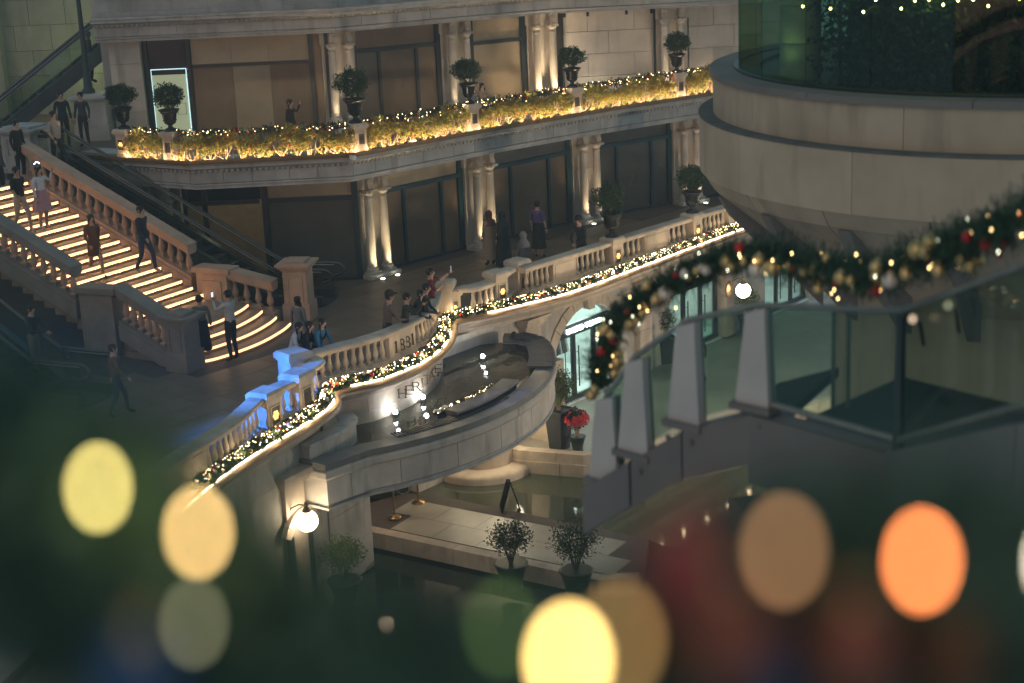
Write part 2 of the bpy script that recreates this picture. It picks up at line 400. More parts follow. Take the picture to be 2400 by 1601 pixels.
# --- shopfronts
def seg_frame(a, b, depth, z0, z1): pass
HANDM = MB().tube([(-.13, 0, -.17), (-.13, -.06, -.17), (-.13, -.07, .17), (-.13, 0, .17)], .008, 6).tube([(.13, 0, -.17), (.13, -.06, -.17), (.13, -.07, .17), (.13, 0, .17)], .008, 6).tube([(-.13, -.07, .17), (.13, -.07, .17)], .007, 6).tube([(-.13, -.07, -.17), (.13, -.07, -.17)], .007, 6).mesh('door_handle', mat('dull steel', (.22, .22, .22), .4, .8, var=0))
def shopfront(a, b, z, zt, ztop, posts, frame, pans, trans, handle=None, back=.42):
    """frame between plan points a and b; posts = fractions; pans/trans = materials"""
    al = ang(a, b); d = (math.cos(al), math.sin(al)); n = (d[1], -d[0]); L = math.dist(a, b)
    o = (a[0]-n[0]*back, a[1]-n[1]*back)
    def P(t, off=0.): return (o[0]+d[0]*L*t+n[0]*off, o[1]+d[1]*L*t+n[1]*off)
    ed = [0.] + posts + [1.]
    for i, t in enumerate(ed):
        wd = .17 if t in (0., 1.) else .10; tt = min(max(t, wd/2/L), 1-wd/2/L); q = P(tt)
        MB().box((q[0], q[1], z+(ztop if t in (0., 1.) else zt-.06)/2), (wd, .12, (ztop if t in (0., 1.) else zt-.06)), al).build('door_frame_post', frame, bld)
    q = P(.5, .005); MB().box((q[0], q[1], z+zt), (L-.34, .13, .12), al).build('transom_bar', frame, bld)
    q = P(.5, .0); MB().box((q[0], q[1], z+.04), (L-.34, .10, .08), al).build('door_sill', frame, bld)
    for i in range(len(ed)-1):
        t0, t1 = ed[i], ed[i+1]; q = P((t0+t1)/2, -.03)
        dpn = MB().box((q[0], q[1], z+(zt-.06+.08)/2), (L*(t1-t0)-.06, .03, zt-.14), al).build('door_panel', pans[i % len(pans)], bld)
    k = len(trans)
    for i in range(k):
        q = P((i+.5)/k, -.03); MB().box((q[0], q[1], z+(zt+.06+ztop)/2), (L/k-.02, .03, ztop-zt-.06), al).build('transom_panel', trans[i], bld)
    if handle is not None:
        q = P(handle, .02); put('door_handle', HANDM, dpn, (q[0], q[1], z+1.05), al)
def inset(a, b, m0, m1):
    L = math.dist(a, b); t0, t1 = m0/L, 1-m1/L
    return (a[0]+(b[0]-a[0])*t0, a[1]+(b[1]-a[1])*t0), (a[0]+(b[0]-a[0])*t1, a[1]+(b[1]-a[1])*t1)
for i in range(4):
    a, b = inset(LOWC[i], LOWC[i+1], .52, .52)
    shopfront(a, b, 0, 2.3, 3.02, [.27, .73], TEALF, [BROWNP if i < 2 else GREYP]*3, [TANP if i == 0 else GREYP], .5)
# left lower shop: real room behind glass
YL = 44.95
shopfront((-6.85, YL-.42), (-4.15, YL-.42), 0, 2.37, 3.02, [], DARKF, [GREYP], [TANP])
GLS = glass('shop glass', (.86, .9, .88), .1)
for x, w in ((-9.0, .12), (-8.45, .14)): MB().box((x, YL, 1.5), (w, .12, 3.0)).build('door_frame_post', DARKF, bld)
MB().box((-7.93, YL+.01, 2.37), (2.02, .12, .12)).build('transom_bar', DARKF, bld)
MB().box((-8.72, YL, 1.15), (.42, .02, 2.3)).build('glass_pane', GLS, bld)
MB().box((-7.62, YL, 1.15), (1.52, .02, 2.3)).build('glass_pane', GLS, bld)
for x0, x1 in ((-8.93, -8.53), (-8.37, -6.87)): MB().box(((x0+x1)/2, YL+.02, 2.71), (x1-x0, .03, .56)).build('transom_panel', mat('dark transom glass', (.01, .014, .02), .1, var=0), bld)
put('door_handle', HANDM, bld, (-7.6, YL-.03, 1.02), 0)
rm = MB(); rm.prism([(-9.4, 45.2), (-6.9, 45.2), (-6.9, 48.4), (-9.4, 48.4)], -.03, .012); rm.build('shop_room_floor', mat('oak floor', (.34, .22, .10), .3, var=.35, scale=4, spec=.5), bld)
rw = MB(); rw.box((-8.1, 48.5, 1.5), (2.8, .1, 3)); rw.box((-9.45, 46.8, 1.5), (.1, 3.4, 3)); rw.box((-6.85, 46.85, 1.5), (.06, 3.3, 3)); rw.box((-8.1, 46.8, 2.99), (2.8, 3.4, .05))
rw.build('shop_room_wall', mat('shop room plaster', (.42, .32, .22), .7, var=.2), bld)
MB().box((-7.9, 46.0, 2.93), (.9, .08, .05)).build('room_light', emat('room lamp', (1, .82, .6), 14), bld)
lamp('shop_room_light', 'AREA', (-7.9, 46.2, 2.85), 8, (1, .78, .5), None, 1.0, (-7.9, 46.4, 0))
# wall piece between shop and west corner
MB().box((-9.6, 45.6, 1.5), (1.0, .3, 3.0), rad(-25)).build('wall_block', STONE2, bld)
MB().box((-12.2, 47.3, 1.5), (4.6, .3, 3.0), rad(-33)).build('wall_block', STONE2, bld)

# upper left shop wall (plane y = 50.5)
YU = 50.5
for k in range(4): MB().box((-11.45, YU-.06, Z2+.37+k*.735), (.95, .5, .725)).build('wall_block', STONE, bld)
MB().box((-10.88, YU, Z2+1.46), (.14, .14, 2.92)).build('door_frame_post', DARKF, bld)
MB().box((-10.2, YU+.02, Z2+2.35), (1.2, .03, 1.1)).build('transom_panel', mat('dark transom glass', (0, 0, 0)), bld)
MB().box((-10.22, YU+.03, Z2+.98), (1.05, .03, 1.96)).build('lit_door', emat('lit door glass', (.70, .78, .50), .23), bld)
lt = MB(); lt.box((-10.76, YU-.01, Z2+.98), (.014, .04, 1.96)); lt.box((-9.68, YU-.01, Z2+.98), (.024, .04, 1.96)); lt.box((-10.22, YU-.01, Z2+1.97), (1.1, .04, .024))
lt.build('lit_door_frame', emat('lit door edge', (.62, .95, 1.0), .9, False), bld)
put('door_handle', HANDM, bld, (-9.9, YU-.02, Z2+.75), 0)
MB().box((-9.56, YU, Z2+1.46), (.12, .13, 2.92)).build('door_frame_post', DARKF, bld)
MB().box((-7.68, YU, Z2+2.02), (3.6, .13, .09)).build('transom_bar', DARKF, bld)
MB().box((-5.8, YU, Z2+1.46), (.14, .13, 2.92)).build('door_frame_post', DARKF, bld)
for x0, x1, m in ((-9.48, -8.25, BROWNP), (-8.24, -7.1, TANP), (-7.09, -5.88, BROWNP)):
    MB().box(((x0+x1)/2, YU+.03, Z2+.98), (x1-x0, .03, 1.98)).build('door_panel', m, bld)
    MB().box(((x0+x1)/2, YU+.03, Z2+2.5), (x1-x0, .03, .86)).build('transom_panel', TANP, bld)
MB().box((-5.55, YU+.03, Z2+1.46), (.42, .03, 2.92)).build('door_panel', BROWNP, bld)
MB().box((-5.3, YU, Z2+1.46), (.12, .13, 2.92)).build('door_frame_post', DARKF, bld)
# upper right bays
a, b = inset(UPC[0], UPC[1], .5, .5); shopfront(a, b, Z2, 2.2, 2.95, [.3, .72], DARKF, [GREYP, BROWNP, BROWNP], [BROWNP], .5, back=.36)
a, b = inset(UPC[1], UPC[2], .5, .55); shopfront(a, b, Z2, 2.1, 2.95, [], DARKF, [TANP], [TANP], None, back=.36)
def block_wall(a, b, z0, z1, rows, w, name, m, parent, back=.36, gap=.014, th=.12, dep=.2):
    al = ang(a, b); d = (math.cos(al), math.sin(al)); n = (d[1], -d[0]); L = math.dist(a, b)
    o = (a[0]-n[0]*back, a[1]-n[1]*back)
    c = (o[0]+d[0]*L/2-n[0]*(dep/2+.012), o[1]+d[1]*L/2-n[1]*(dep/2+.012))
    MB().box((c[0], c[1], (z0+z1)/2), (L, dep, z1-z0), al).build('wall_backing', JOINT, parent)
    hh = (z1-z0)/rows
    for r in range(rows):
        d0 = 0; first = w*(1 if r % 2 == 0 else .55)
        while d0 < L-.02:
            e = min(L, d0 + (first if d0 == 0 else w));
            if L-e < .25*w: e = L
            q = (o[0]+d[0]*(d0+e)/2, o[1]+d[1]*(d0+e)/2)
            MB().box((q[0], q[1], z0+hh*(r+.5)), (e-d0-gap, th, hh-gap), al).build(name, m, parent); d0 = e
a, b = inset(UPC[2], UPC[3], .6, .6); block_wall(a, b, Z2, Z2+2.95, 4, 1.55, 'wall_stone', WALLST, bld)
for p in (a, b):
    MB().box((p[0], p[1]+.22, Z2+1.45), (.07, .07, 2.9)).build('downpipe', BLACK, bld)
for t in (.03, .28, .7, .97):
    p = (a[0]+(b[0]-a[0])*t, a[1]+(b[1]-a[1])*t)
    MB().lathe([(.02, -.09), (.05, -.08), (.045, .04), (.015, .06)], 10, (p[0], p[1]+.18, Z2+2.8)).tube([(p[0], p[1]+.18, Z2+2.86), (p[0], p[1]+.3, Z2+2.9)], .012, 6).build('wall_spot_lamp', BLACK, bld)
a, b = inset(UPC[3], (10.2, 54.7), .6, .1); block_wall(a, b, Z2, Z2+2.95, 4, 1.55, 'wall_stone', WALLST, bld)
MB().sweep(offset(UPW, -.75), [(-.2, Z2), (0, Z2), (0, 7.2), (-.2, 7.2)]).build('rear_wall', GREYP, bld)
MB().sweep(offset(LOWC, -.75), [(-.2, 0), (0, 0), (0, 3.5), (-.2, 3.5)]).build('rear_wall', GREYP, bld)
# soft ground washers that light the pale bay from below
lamp('wall_washer_beam', 'SPOT', (2.6, 52.9, Z2+.1), 60, (1, .82, .6), None, .15, (3.4, 54.3, Z2+1.8), 120, 1)
lamp('wall_washer_beam', 'SPOT', (7.2, 53.2, Z2+.1), 60, (1, .82, .6), None, .15, (7.3, 54.6, Z2+1.6), 120, 1)
lamp('wall_washer_beam', 'SPOT', (.1, 52.6, Z2+.1), 40, (1, .66, .34), None, .1, (.6, 53.6, Z2+1.2), 110, 1)

# uplight fittings in the floor
upm = MB().lathe([(.085, 0), (.085, .012), (.07, .016)], 14).mesh('rim', CHROME)
upl = MB().lathe([(.065, .0), (.065, .004)], 14).mesh('lens', emat('uplight lens', (1, .93, .72), 9, False))
PN = ['corner pair by the newel', 'second lower pair', 'third lower pair', 'fourth lower pair', 'last lower pair by the tower', 'upper pair beside the tan window', 'upper pair behind the bushy urn row', 'upper pair next to the pale wall', 'upper pair nearest the tower', 'dim pair behind the escalator']
for i_, q in enumerate(uplights):
    t = thing('floor_uplight', 'round glowing floor uplight, %s of the %s' % (('west one', 'east one')[i_ % 2], PN[i_//2]), 'light', (q[0], q[1], q[2]-.03 if q[2] > 1 else .008), group='round uplights at the column feet')
    put('rim', upm, t); put('lens', upl, t, (0, 0, .018))

# ================================================================== WEST COURT (stone wall, upper escalator, street lamp)
crt = thing('court_wall', 'tall greenish block wall behind the upper escalator and street lamp', 'wall', (0, 0, 0))
GWALL = mat('court stone', (.30, .31, .24), .7, var=.2, scale=.8, bump=.2, bscale=20, stain=.3)
block_wall((-21, 56.5), (-11.2, 56.5), 1.5, 9.2, 9, 1.25, 'wall_stone', GWALL, crt, back=0)
MB().box((-17.3, 56.2, 5.2), (.7, .5, 8)).build('pilaster', GWALL, crt); MB().box((-17.3, 56.2, 8.6), (.95, .7, .5)).build('pilaster_cap', GWALL, crt)
MB().box((-11.9, 53.3, 5.5), (.8, 5.0, 4.2)).build('return_wall', STONE2, bld)
lamp('court_light', 'POINT', (-13.2, 54.6, 5.4), 45, (.85, .95, .45), None, .3)
lamp('court_light', 'POINT', (-18.5, 54.0, 6.8), 8, (.8, .95, .5), None, .3)
# court floor
MB().prism([(-22, 44.9), (-12.6, 45.6), (-12.2, 58), (-22, 58)], 3.4, Z2-.004).build('court_floor', PAVE, None, kind='structure')
# ================================================================== TERRACE
ZLED = .2
RIML = [(-7.6, 20.0), (-6.95, 23.0), (-6.36, 25.7), (-6.1, 26.64), (-5.66, 28.32), (-5.09, 29.87), (-4.42, 31.31), (-4.02, 32.3), (-3.88, 32.95), (-3.97, 33.45)]
RIMB = [(-3.97, 33.45), (-3.85, 33.85), (-3.45, 34.12), (-2.88, 34.51), (-2.07, 35.65), (-1.62, 36.99), (-1.5, 38.29), (-1.52, 38.95)]
RIMR = [(-1.52, 38.95), (-1.38, 39.3), (-.9, 39.58), (.04, 40.2), (1.75, 41.64), (3.66, 44.02), (5.63, 46.47), (7.42, 48.7), (9.8, 51.6)]
rl, rb, rr = crom(RIML, 4), crom(RIMB, 5), crom(RIMR, 5)
RIM = rl[:-1] + rb[:-1] + rr
CB = (-5.9, 38.6)            # centre of the bow and the basin
terr = MB().prism(offset(RIM, -.5) + [(12, 58), (-24, 58), (-24, 20)], -.2, -.004).build('terrace_floor', PAVEJ, None, kind='structure')
# paving slabs that lie wholly inside the open terrace
def inpoly(p, poly):
    c = False; j = len(poly)-1
    for i in range(len(poly)):
        a, b = poly[i], poly[j]
        if (a[1] > p[1]) != (b[1] > p[1]) and p[0] < (b[0]-a[0])*(p[1]-a[1])/(b[1]-a[1])+a[0]: c = not c
        j = i
    return c
vis = offset(RIM, -.55) + [(9, 55), (6, 53.3), (2.6, 51.3), (-.8, 48), (-4, 44.8), (-9.3, 44.8), (-9.3, 42.5), (-6, 41), (-6, 39.9), (-5.8, 38.6), (-7.1, 36.9), (-12, 36.9), (-14, 20)]
tw, th_ = 1.2, .8; ta = rad(48); tm = MB().box((0, 0, 0), (tw-.012, th_-.012, .03)).mesh('paving_slab', PAVE)
for i in range(-40, 40):
    for j in range(-40, 40):
        q = rotz((i*tw+(j % 2)*tw/2, j*th_), ta); c = (q[0]-2, q[1]+40)
        if not (20 < c[1] < 56): continue
        if all(inpoly((c[0]+rotz((sx*tw/2, sy*th_/2), ta)[0], c[1]+rotz((sx*tw/2, sy*th_/2), ta)[1]), vis) for sx in (-1, 1) for sy in (-1, 1)):
            put('paving_slab', tm, terr, (c[0], c[1], -.013), ta)
# rim cornice: stone ledge, copper gutter, led strip
rim = thing('terrace_cornice', 'curved stone cornice with a copper gutter round the terrace edge', 'cornice', (0, 0, 0))
MB().sweep(RIM, [(-.95, -.25), (-.22, -.25), (-.2, -.16), (-.12, -.1), (-.08, -.03), (.04, .03), (.16, .06), (.16, .12), (.1, .195), (-.95, .195)]).build('ledge', SANDST, rim)
MB().sweep(offset(RIM, .165), [(-.12, .145), (.0, .12), (.015, .135), (.012, .175), (-.02, .195), (-.08, .205), (-.12, .2)]).build('gutter', COPPER, rim)
def strip(path, d0, d1, off, z, w, h, name, m, parent):
    return MB().sweep(offset(cut(path, d0, d1), off), [(-w/2, z), (w/2, z), (w/2, z+h), (-w/2, z+h)]).build(name, m, parent)
lib = thing('led_strip', 'thin glowing light strip lining the terrace edge below the garland', 'light strip', (0, 0, 0))
strip(rl, 2.2, plen(rl)-.15, .02, .215, .026, .026, 'tube', LED_W, lib)
strip(rb, .75, plen(rb)-.2, .02, .215, .026, .026, 'tube', LED_W, lib)
strip(rr, 1.3, plen(rr)-.3, .02, .215, .035, .03, 'tube', emat('led rose white', (1, .72, .52), 9), lib)
# drum wall under the bow
drum = thing('basin_drum_wall', 'curved pale stone wall carved with HERITAGE letters above the fountain', 'wall', (0, 0, 0))
MB().sweep(rb[1:], [(-.5, -1.7), (-.27, -1.7), (-.27, -.26), (-.5, -.26)]).build('backing', JOINT, drum)
blocks(rb[1:], -.24, -1.2, -.55, 1.1, .06, 'wall_stone', SANDST, drum, .010)
blocks(rb[1:], -.24, -.545, -.255, 1.4, .06, 'wall_stone', SANDST, drum, .010)

# ---------------------------------------------------------------- lettering
def text_mesh(txt, h, ext, font_serif=True, sx=1.):
    cu = bpy.data.curves.new('letters', 'FONT'); cu.body = txt; cu.size = h; cu.extrude = ext; cu.align_x = 'CENTER'; cu.space_character = 1.15
    ob = bpy.data.objects.new('letters', cu); COL.objects.link(ob)
    dg = bpy.context.evaluated_depsgraph_get(); me = bpy.data.meshes.new_from_object(ob.evaluated_get(dg))
    bpy.data.objects.remove(ob); bpy.data.curves.remove(cu); return me
def glyph(ch, h, w, t=.03, dp=.02):
    """serif capital built from bars in the x-z plane, front at y=0 outward -y"""
    mb = MB(); s = h*.13; th = h*.06
    def bar(x0, z0, x1, z1, k=s):
        dx, dz = x1-x0, z1-z0; l = math.hypot(dx, dz); nx, nz = -dz/l*k/2, dx/l*k/2
        p = [(x0+nx, z0+nz), (x0-nx, z0-nz), (x1-nx, z1-nz), (x1+nx, z1+nz)]
        mb.hexa([(a, 0, b) for a, b in p] + [(a, -dp, b) for a, b in p])
    def ser(x, z): mb.box((x, -dp/2, z), (s*2.1, dp*1.02, th))
    def arc(cx, cz, rx, rz, a0, a1, k=s, n=14):
        pts = [(cx+rx*math.cos(rad(a0+(a1-a0)*i/n)), cz+rz*math.sin(rad(a0+(a1-a0)*i/n))) for i in range(n+1)]
        for (x0, z0), (x1, z1) in zip(pts, pts[1:]): bar(x0, z0, x1, z1, k*(.55+.45*abs(math.cos(math.atan2((z0+z1)/2-cz, (x0+x1)/2-cx)))))
    L, Rr = -w/2, w/2
    if ch == 'H':
        for x in (L, Rr): bar(x, 0, x, h); ser(x, th/2); ser(x, h-th/2)
        bar(L, h*.5, Rr, h*.5, th)
    elif ch == 'E':
        bar(L, 0, L, h); ser(L, th/2); ser(L, h-th/2)
        for z, e in ((th/2, Rr), (h*.5, Rr*.6), (h-th/2, Rr)): bar(L, z, e, z, th); bar(e, z-(h*.07), e, z+h*.07, th)
    elif ch == 'R':
        bar(L, 0, L, h); ser(L, th/2); ser(L, h-th/2); bar(L, h-th/2, 0, h-th/2, th); bar(L, h*.48, 0, h*.48, th); arc(0, h*.74, w*.36, h*.25, -90, 90); bar(0, h*.48, Rr*1.1, 0)
    elif ch == 'I': bar(0, 0, 0, h); ser(0, th/2); ser(0, h-th/2)
    elif ch == 'T': bar(0, 0, 0, h); ser(0, th/2); bar(L, h-th/2, Rr, h-th/2, th); bar(L, h, L, h*.85, th); bar(Rr, h, Rr, h*.85, th)
    elif ch == 'A': bar(L, 0, 0, h, th*1.3); bar(Rr, 0, 0, h); bar(L*.6, h*.35, Rr*.6, h*.35, th); ser(L, th/2); ser(Rr, th/2)
    elif ch == 'G': arc(0, h*.5, w*.5, h*.48, 40, 320); bar(Rr*.9, h*.04, Rr*.9, h*.42); ser(Rr*.75, h*.42)
    elif ch == '1': bar(0, 0, 0, h); ser(0, th/2); bar(-w*.3, h*.84, 0, h*.97, th)
    elif ch == '8': arc(0, h*.74, w*.36, h*.235, 0, 360, s, 18); arc(0, h*.26, w*.44, h*.25, 0, 360, s, 18)
    return mb
LETM = mat('dark bronze letter', (.11, .085, .06), .85, 0., var=0, spec=.1)
def letters_on_path(txt, path, off, d0, step, z, h, w, parent):
    for i, ch in enumerate(txt):
        p, a = along(offset(path, off), d0+i*step)
        glyph(ch, h, w).build('letter', LETM, parent).location = (p[0], p[1], z)
        parent.children[-1].rotation_euler = (0, 0, a)
letters_on_path('HERITAGE', rb, -.165, 2.42, .285, -.48, .215, .155, drum)

# ---------------------------------------------------------------- balustrade pieces
bal = MB(); bal.smooth = True
bal.box((0, 0, .02), (.13, .13, .04)); bal.lathe([(.05, .04), (.055, .06), (.04, .075), (.045, .09), (.066, .14), (.07, .18), (.06, .24), (.043, .32), (.036, .38), (.042, .42), (.05, .43), (.05, .445), (.04, .45), (.05, .475)], 12)
bal.box((0, 0, .49), (.125, .125, .03)); BALM = bal.mesh('baluster', SANDST)
def flake_mesh():
    mb = MB()
    for k in range(6):
        a = k*math.pi/3
        for r0, r1, w in ((0, .085, .028), (.04, .075, .055)):
            c, s = math.cos(a), math.sin(a); x0, z0, x1, z1 = c*r0, s*r0, c*r1, s*r1; nx, nz = -s*w/2, c*w/2
            mb.hexa([(x0+nx, 0, z0+nz), (x0-nx, 0, z0-nz), (x1-nx, 0, z1-nz), (x1+nx, 0, z1+nz)] + [(x0+nx, -.012, z0+nz), (x0-nx, -.012, z0-nz), (x1-nx, -.012, z1-nz), (x1+nx, -.012, z1+nz)])
    return mb
FLK_D = flake_mesh().mesh('snowflake', mat('dark pierced flake', (.05, .04, .03), .6, var=0))
FLK_L = flake_mesh().mesh('snowflake', emat('lit snowflake', (1., .55, .16), 1.5, False))
def balustrade(name, label, path, runs, rail=True, m=SANDST, zb=.2, group=None, bars=True):
    """path = rail front edge; runs = list of ('b', d0, d1) balusters or ('p', d0, d1) solid panels"""
    t = thing(name, label, 'balustrade', (0, 0, 0), group=group)
    if rail:
        d = 0; L = plen(path); seg = 1.6; nseg = max(1, round(L/seg))
        for k in range(nseg):
            sp = cut(path, L*k/nseg+.004, L*(k+1)/nseg-.004)
            MB().sweep(sp, [(-.30, zb+.62), (-.02, zb+.62), (-.01, zb+.65), (.03, zb+.67), (.03, zb+.72), (.0, zb+.75), (-.32, zb+.75), (-.35, zb+.72), (-.35, zb+.67), (-.30, zb+.65)]).build('rail', m, t)
        MB().sweep(path, [(-.28, zb-.2), (-.03, zb-.2), (-.03, zb+.09), (-.05, zb+.11), (-.26, zb+.11), (-.28, zb+.09)]).build('plinth', m, t)
    mid = offset(path, -.155)
    for kind, d0, d1 in runs:
        if kind == 'b':
            n = max(1, round((d1-d0)/.225)); 
            for k in range(n):
                p, a = along(mid, d0+(d1-d0)*(k+.5)/n); put('baluster', BALM, t, (p[0], p[1], zb+.11), a)
            if bars:
                g = MB()
                for k in range(n+1):
                    p, a = along(offset(path, -.24), d0+(d1-d0)*k/n); g.tube([(p[0], p[1], zb+.1), (p[0], p[1], zb+.62)], .008, 5)
                g.build('iron_bars', BLACK, t, kind='stuff')
        else:
            sp = cut(path, d0, d1)
            MB().sweep(sp, [(-.26, zb+.11), (-.05, zb+.11), (-.05, zb+.62), (-.26, zb+.62)]).build('panel', m, t)
            MB().sweep(cut(path, d0+.08, d1-.08), [(-.06, zb+.17), (-.035, zb+.17), (-.035, zb+.57), (-.06, zb+.57)]).build('raised_panel', m, t)
    return t
def pier(p, a, label, w=.42, dp=.40, h=.98, z=.0, lit=True, m=SANDST, flake=True, group='snowflake piers of the terrace balustrade', name='balustrade_pier'):
    t = thing(name, label, 'pier', (p[0], p[1], z), a, group)
    MB().box((0, 0, h*.43), (w, dp, h*.86)).build('shaft', m, t)
    MB().box((0, 0, h*.88), (w+.05, dp+.05, .05)).build('necking', m, t)
    cp = MB(); cp.box((0, 0, h*.95), (w+.12, dp+.12, h*.1)); c2 = (w+.12)/2; d2 = (dp+.12)/2
    cp.hexa([(-c2, -d2, h), (c2, -d2, h), (c2, d2, h), (-c2, d2, h), (-c2*.82, -d2*.82, h+.05), (c2*.82, -d2*.82, h+.05), (c2*.82, d2*.82, h+.05), (-c2*.82, d2*.82, h+.05)])
    cp.build('cap', m, t)
    if flake:
        f = MB(); iw, ih = w*.62, h*.40
        for x in (-iw/2, iw/2): f.box((x, -dp/2-.012, h*.52), (.03, .03, ih+.03))
        for zz in (h*.52-ih/2, h*.52+ih/2): f.box((0, -dp/2-.012, zz), (iw-.03, .028, .03))
        fr = f.build('flake_frame', m, t)
        MB().box((0, -dp/2-.004, h*.52), (iw-.03, .006, ih-.03)).build('flake_panel', mat('flake niche', (.09, .075, .055), .7, var=0), fr)
        put('snowflake', FLK_L if lit else FLK_D, fr, (0, -dp/2-.009, h*.52), 0, w/.42)
    return t
# straight east balustrade
RE = [(.42, 41.35), (9.6, 51.45)]; LE = plen(RE)
balustrade('terrace_balustrade', 'long straight stone balustrade on the terrace edge beside the round tower', RE,
    [('b', .1, 1.15), ('p', 1.2, 2.15), ('b', 2.2, 3.55), ('b', 4.2, 5.2), ('p', 5.25, 6.35), ('b', 6.4, 7.4), ('b', 8.05, 9.4), ('p', 9.5, 10.6), ('b', 10.7, 12.5)])
aE = ang(*RE)
for d, lit, lb in ((3.88, True, 'stone pier with lit snowflake carrying the terrace urn'), (7.72, True, 'stone pier with orange lit snowflake close to the tower')):
    p, a = along(offset(RE, -.15), d); pier(p, a, lb, lit=lit, h=1.0)
p2 = at(1222, 622, .95); pier((p2.x-.1, p2.y+.12), aE, 'stepped stone pier with dark snowflake ending the straight balustrade', lit=False, h=1.05)
p1 = at(1172, 645, .95); pier((p1.x-.1, p1.y+.12), aE-.05, 'stone pier with lit snowflake next to the concave rail', lit=True, h=1.0)
balustrade('pier_link_rail', 'short rail with a single baluster linking the two stepped piers', [(p1.x+.12, p1.y+.1), (p2.x-.12, p2.y-.12)], [('b', .04, .3)])
CONC = crom([(-1.36, 39.66), (-1.2, 39.55), (-.94, 39.55), (-.62, 39.8), (-.36, 40.12)], 4)
balustrade('concave_balustrade', 'short concave balustrade with two balusters between bow and stepped piers', CONC, [('b', .25, 1.15)])
pier((-1.6, 39.55), rad(80), 'narrow stone post where the bow meets the concave rail', w=.34, dp=.34, h=1.12, flake=False)
t_ = pier((-1.42, 39.72), rad(10), 'small lit snowflake block beside the narrow post', w=.3, dp=.26, h=.86)
BOW = crom([(-4.62, 34.1), (-4.25, 34.3), (-3.89, 34.61), (-3.26, 35.15), (-2.62, 35.89), (-2.0, 37.11), (-1.76, 38.19), (-1.73, 38.75), (-1.7, 39.3)], 6)
LB = plen(BOW)
bowb = balustrade('bow_balustrade', 'curved stone bow balustrade bearing the carved date 1881', BOW, [('b', .2, 2.35), ('p', 2.45, 3.55), ('b', 3.65, LB-.1)])
letters_on_path('1881', BOW, -.03, 2.66, .235, .40, .27, .12, bowb)
# stepped piers at the west end of the bow
pA = (-4.75, 33.75); pB1 = at(703, 888, .95); pB2 = at(628, 930, .93)
pier(pA, rad(40), 'tall stone pier washed in blue light at the end of the bow', w=.5, dp=.5, h=1.12, flake=False)
pier((pB1.x-.08, pB1.y+.18), rad(62), 'blue lit stone pier with dark snowflake below the tall pier', w=.5, dp=.42, h=1.02, lit=False)
pier((pB2.x-.08, pB2.y+.18), rad(62), 'lower blue lit stone pier with orange snowflake', w=.5, dp=.42, h=.98, lit=True)
balustrade('pier_link_balustrade', 'short balustrade of two balusters between the blue lit piers', [(pB2.x+.05, pB2.y+.35), (pB1.x-.05, pB1.y-.1)], [('b', .1, 1.0)])
balustrade('pier_corner_balustrade', 'rounded corner of rail joining the dark snowflake pier to the bow', crom([(pB1.x+.08, pB1.y+.35), (-4.15, 33.35), (-4.1, 33.75), (-4.35, 34.1)], 4), [('b', .1, .9)])
RW = crom([(-7.6, 22.6), (-6.75, 25.6), (-6.06, 27.86), (-5.73, 28.65), (-5.34, 29.77), (pB2.x-.06, pB2.y-.05)], 4); LW_ = plen(RW)
balustrade('west_balustrade', 'stone balustrade with blue lit balusters running down to the glowing strip end', RW, [('b', LW_-2.6, LW_-.1), ('p', LW_-4.2, LW_-2.7), ('b', LW_-6.6, LW_-4.3)])

# ================================================================== FOUNTAIN BASIN
ZW = -.80
def arcp(r, a0, a1, n, c=CB): return [(c[0]+r*math.cos(rad(a0+(a1-a0)*i/n)), c[1]+r*math.sin(rad(a0+(a1-a0)*i/n))) for i in range(n+1)]
BAS = [(-4.75, 32.0), (-3.95, 31.42)] + arcp(6.95, -66, 12, 26) + [(.72, 40.35), (.3, 40.75), (-.2, 40.8)]
basin = thing('fountain_basin', 'wide curved stone fountain basin hanging below the bow balustrade', 'fountain', (0, 0, 0))
MB().sweep(BAS, [(-.42, -1.6), (-.06, -1.6), (-.05, -.85), (-.42, -.85)]).build('wall_backing', JOINT, basin)
blocks(BAS, -.03, -1.55, -1.0, 1.35, .06, 'wall_stone', STONE, basin, .014)
MB().sweep(BAS, [(-.42, -1.0), (-.0, -1.0), (.03, -.96), (.03, -.84), (-.02, -.78), (-.42, -.78)]).build('moulding', STONE, basin)
blocks(BAS, .02, -.78, -.64, 1.8, .46, 'coping_stone', mat('wet coping', (.19, .19, .18), .35, var=.3, scale=2), basin, .010)
MB().sweep(BAS, [(-.4, -1.68), (-.02, -1.68), (-.01, -1.62), (-.4, -1.60)]).build('drip_edge', STONE2, basin)
inner = offset(BAS, -.42)
wpoly = inner + list(reversed(offset(rb[1:], -.25))) 
MB().prism([CB] + arcp(6.9, -85, 22, 24), -1.62, -1.58).build('basin_soffit', STONE2, basin)
MB().prism([CB] + arcp(6.6, -82, 22, 30), -1.0, -.98).build('basin_bed', mat('basin bed', (.10, .10, .075), .6, var=.3, scale=2), basin)
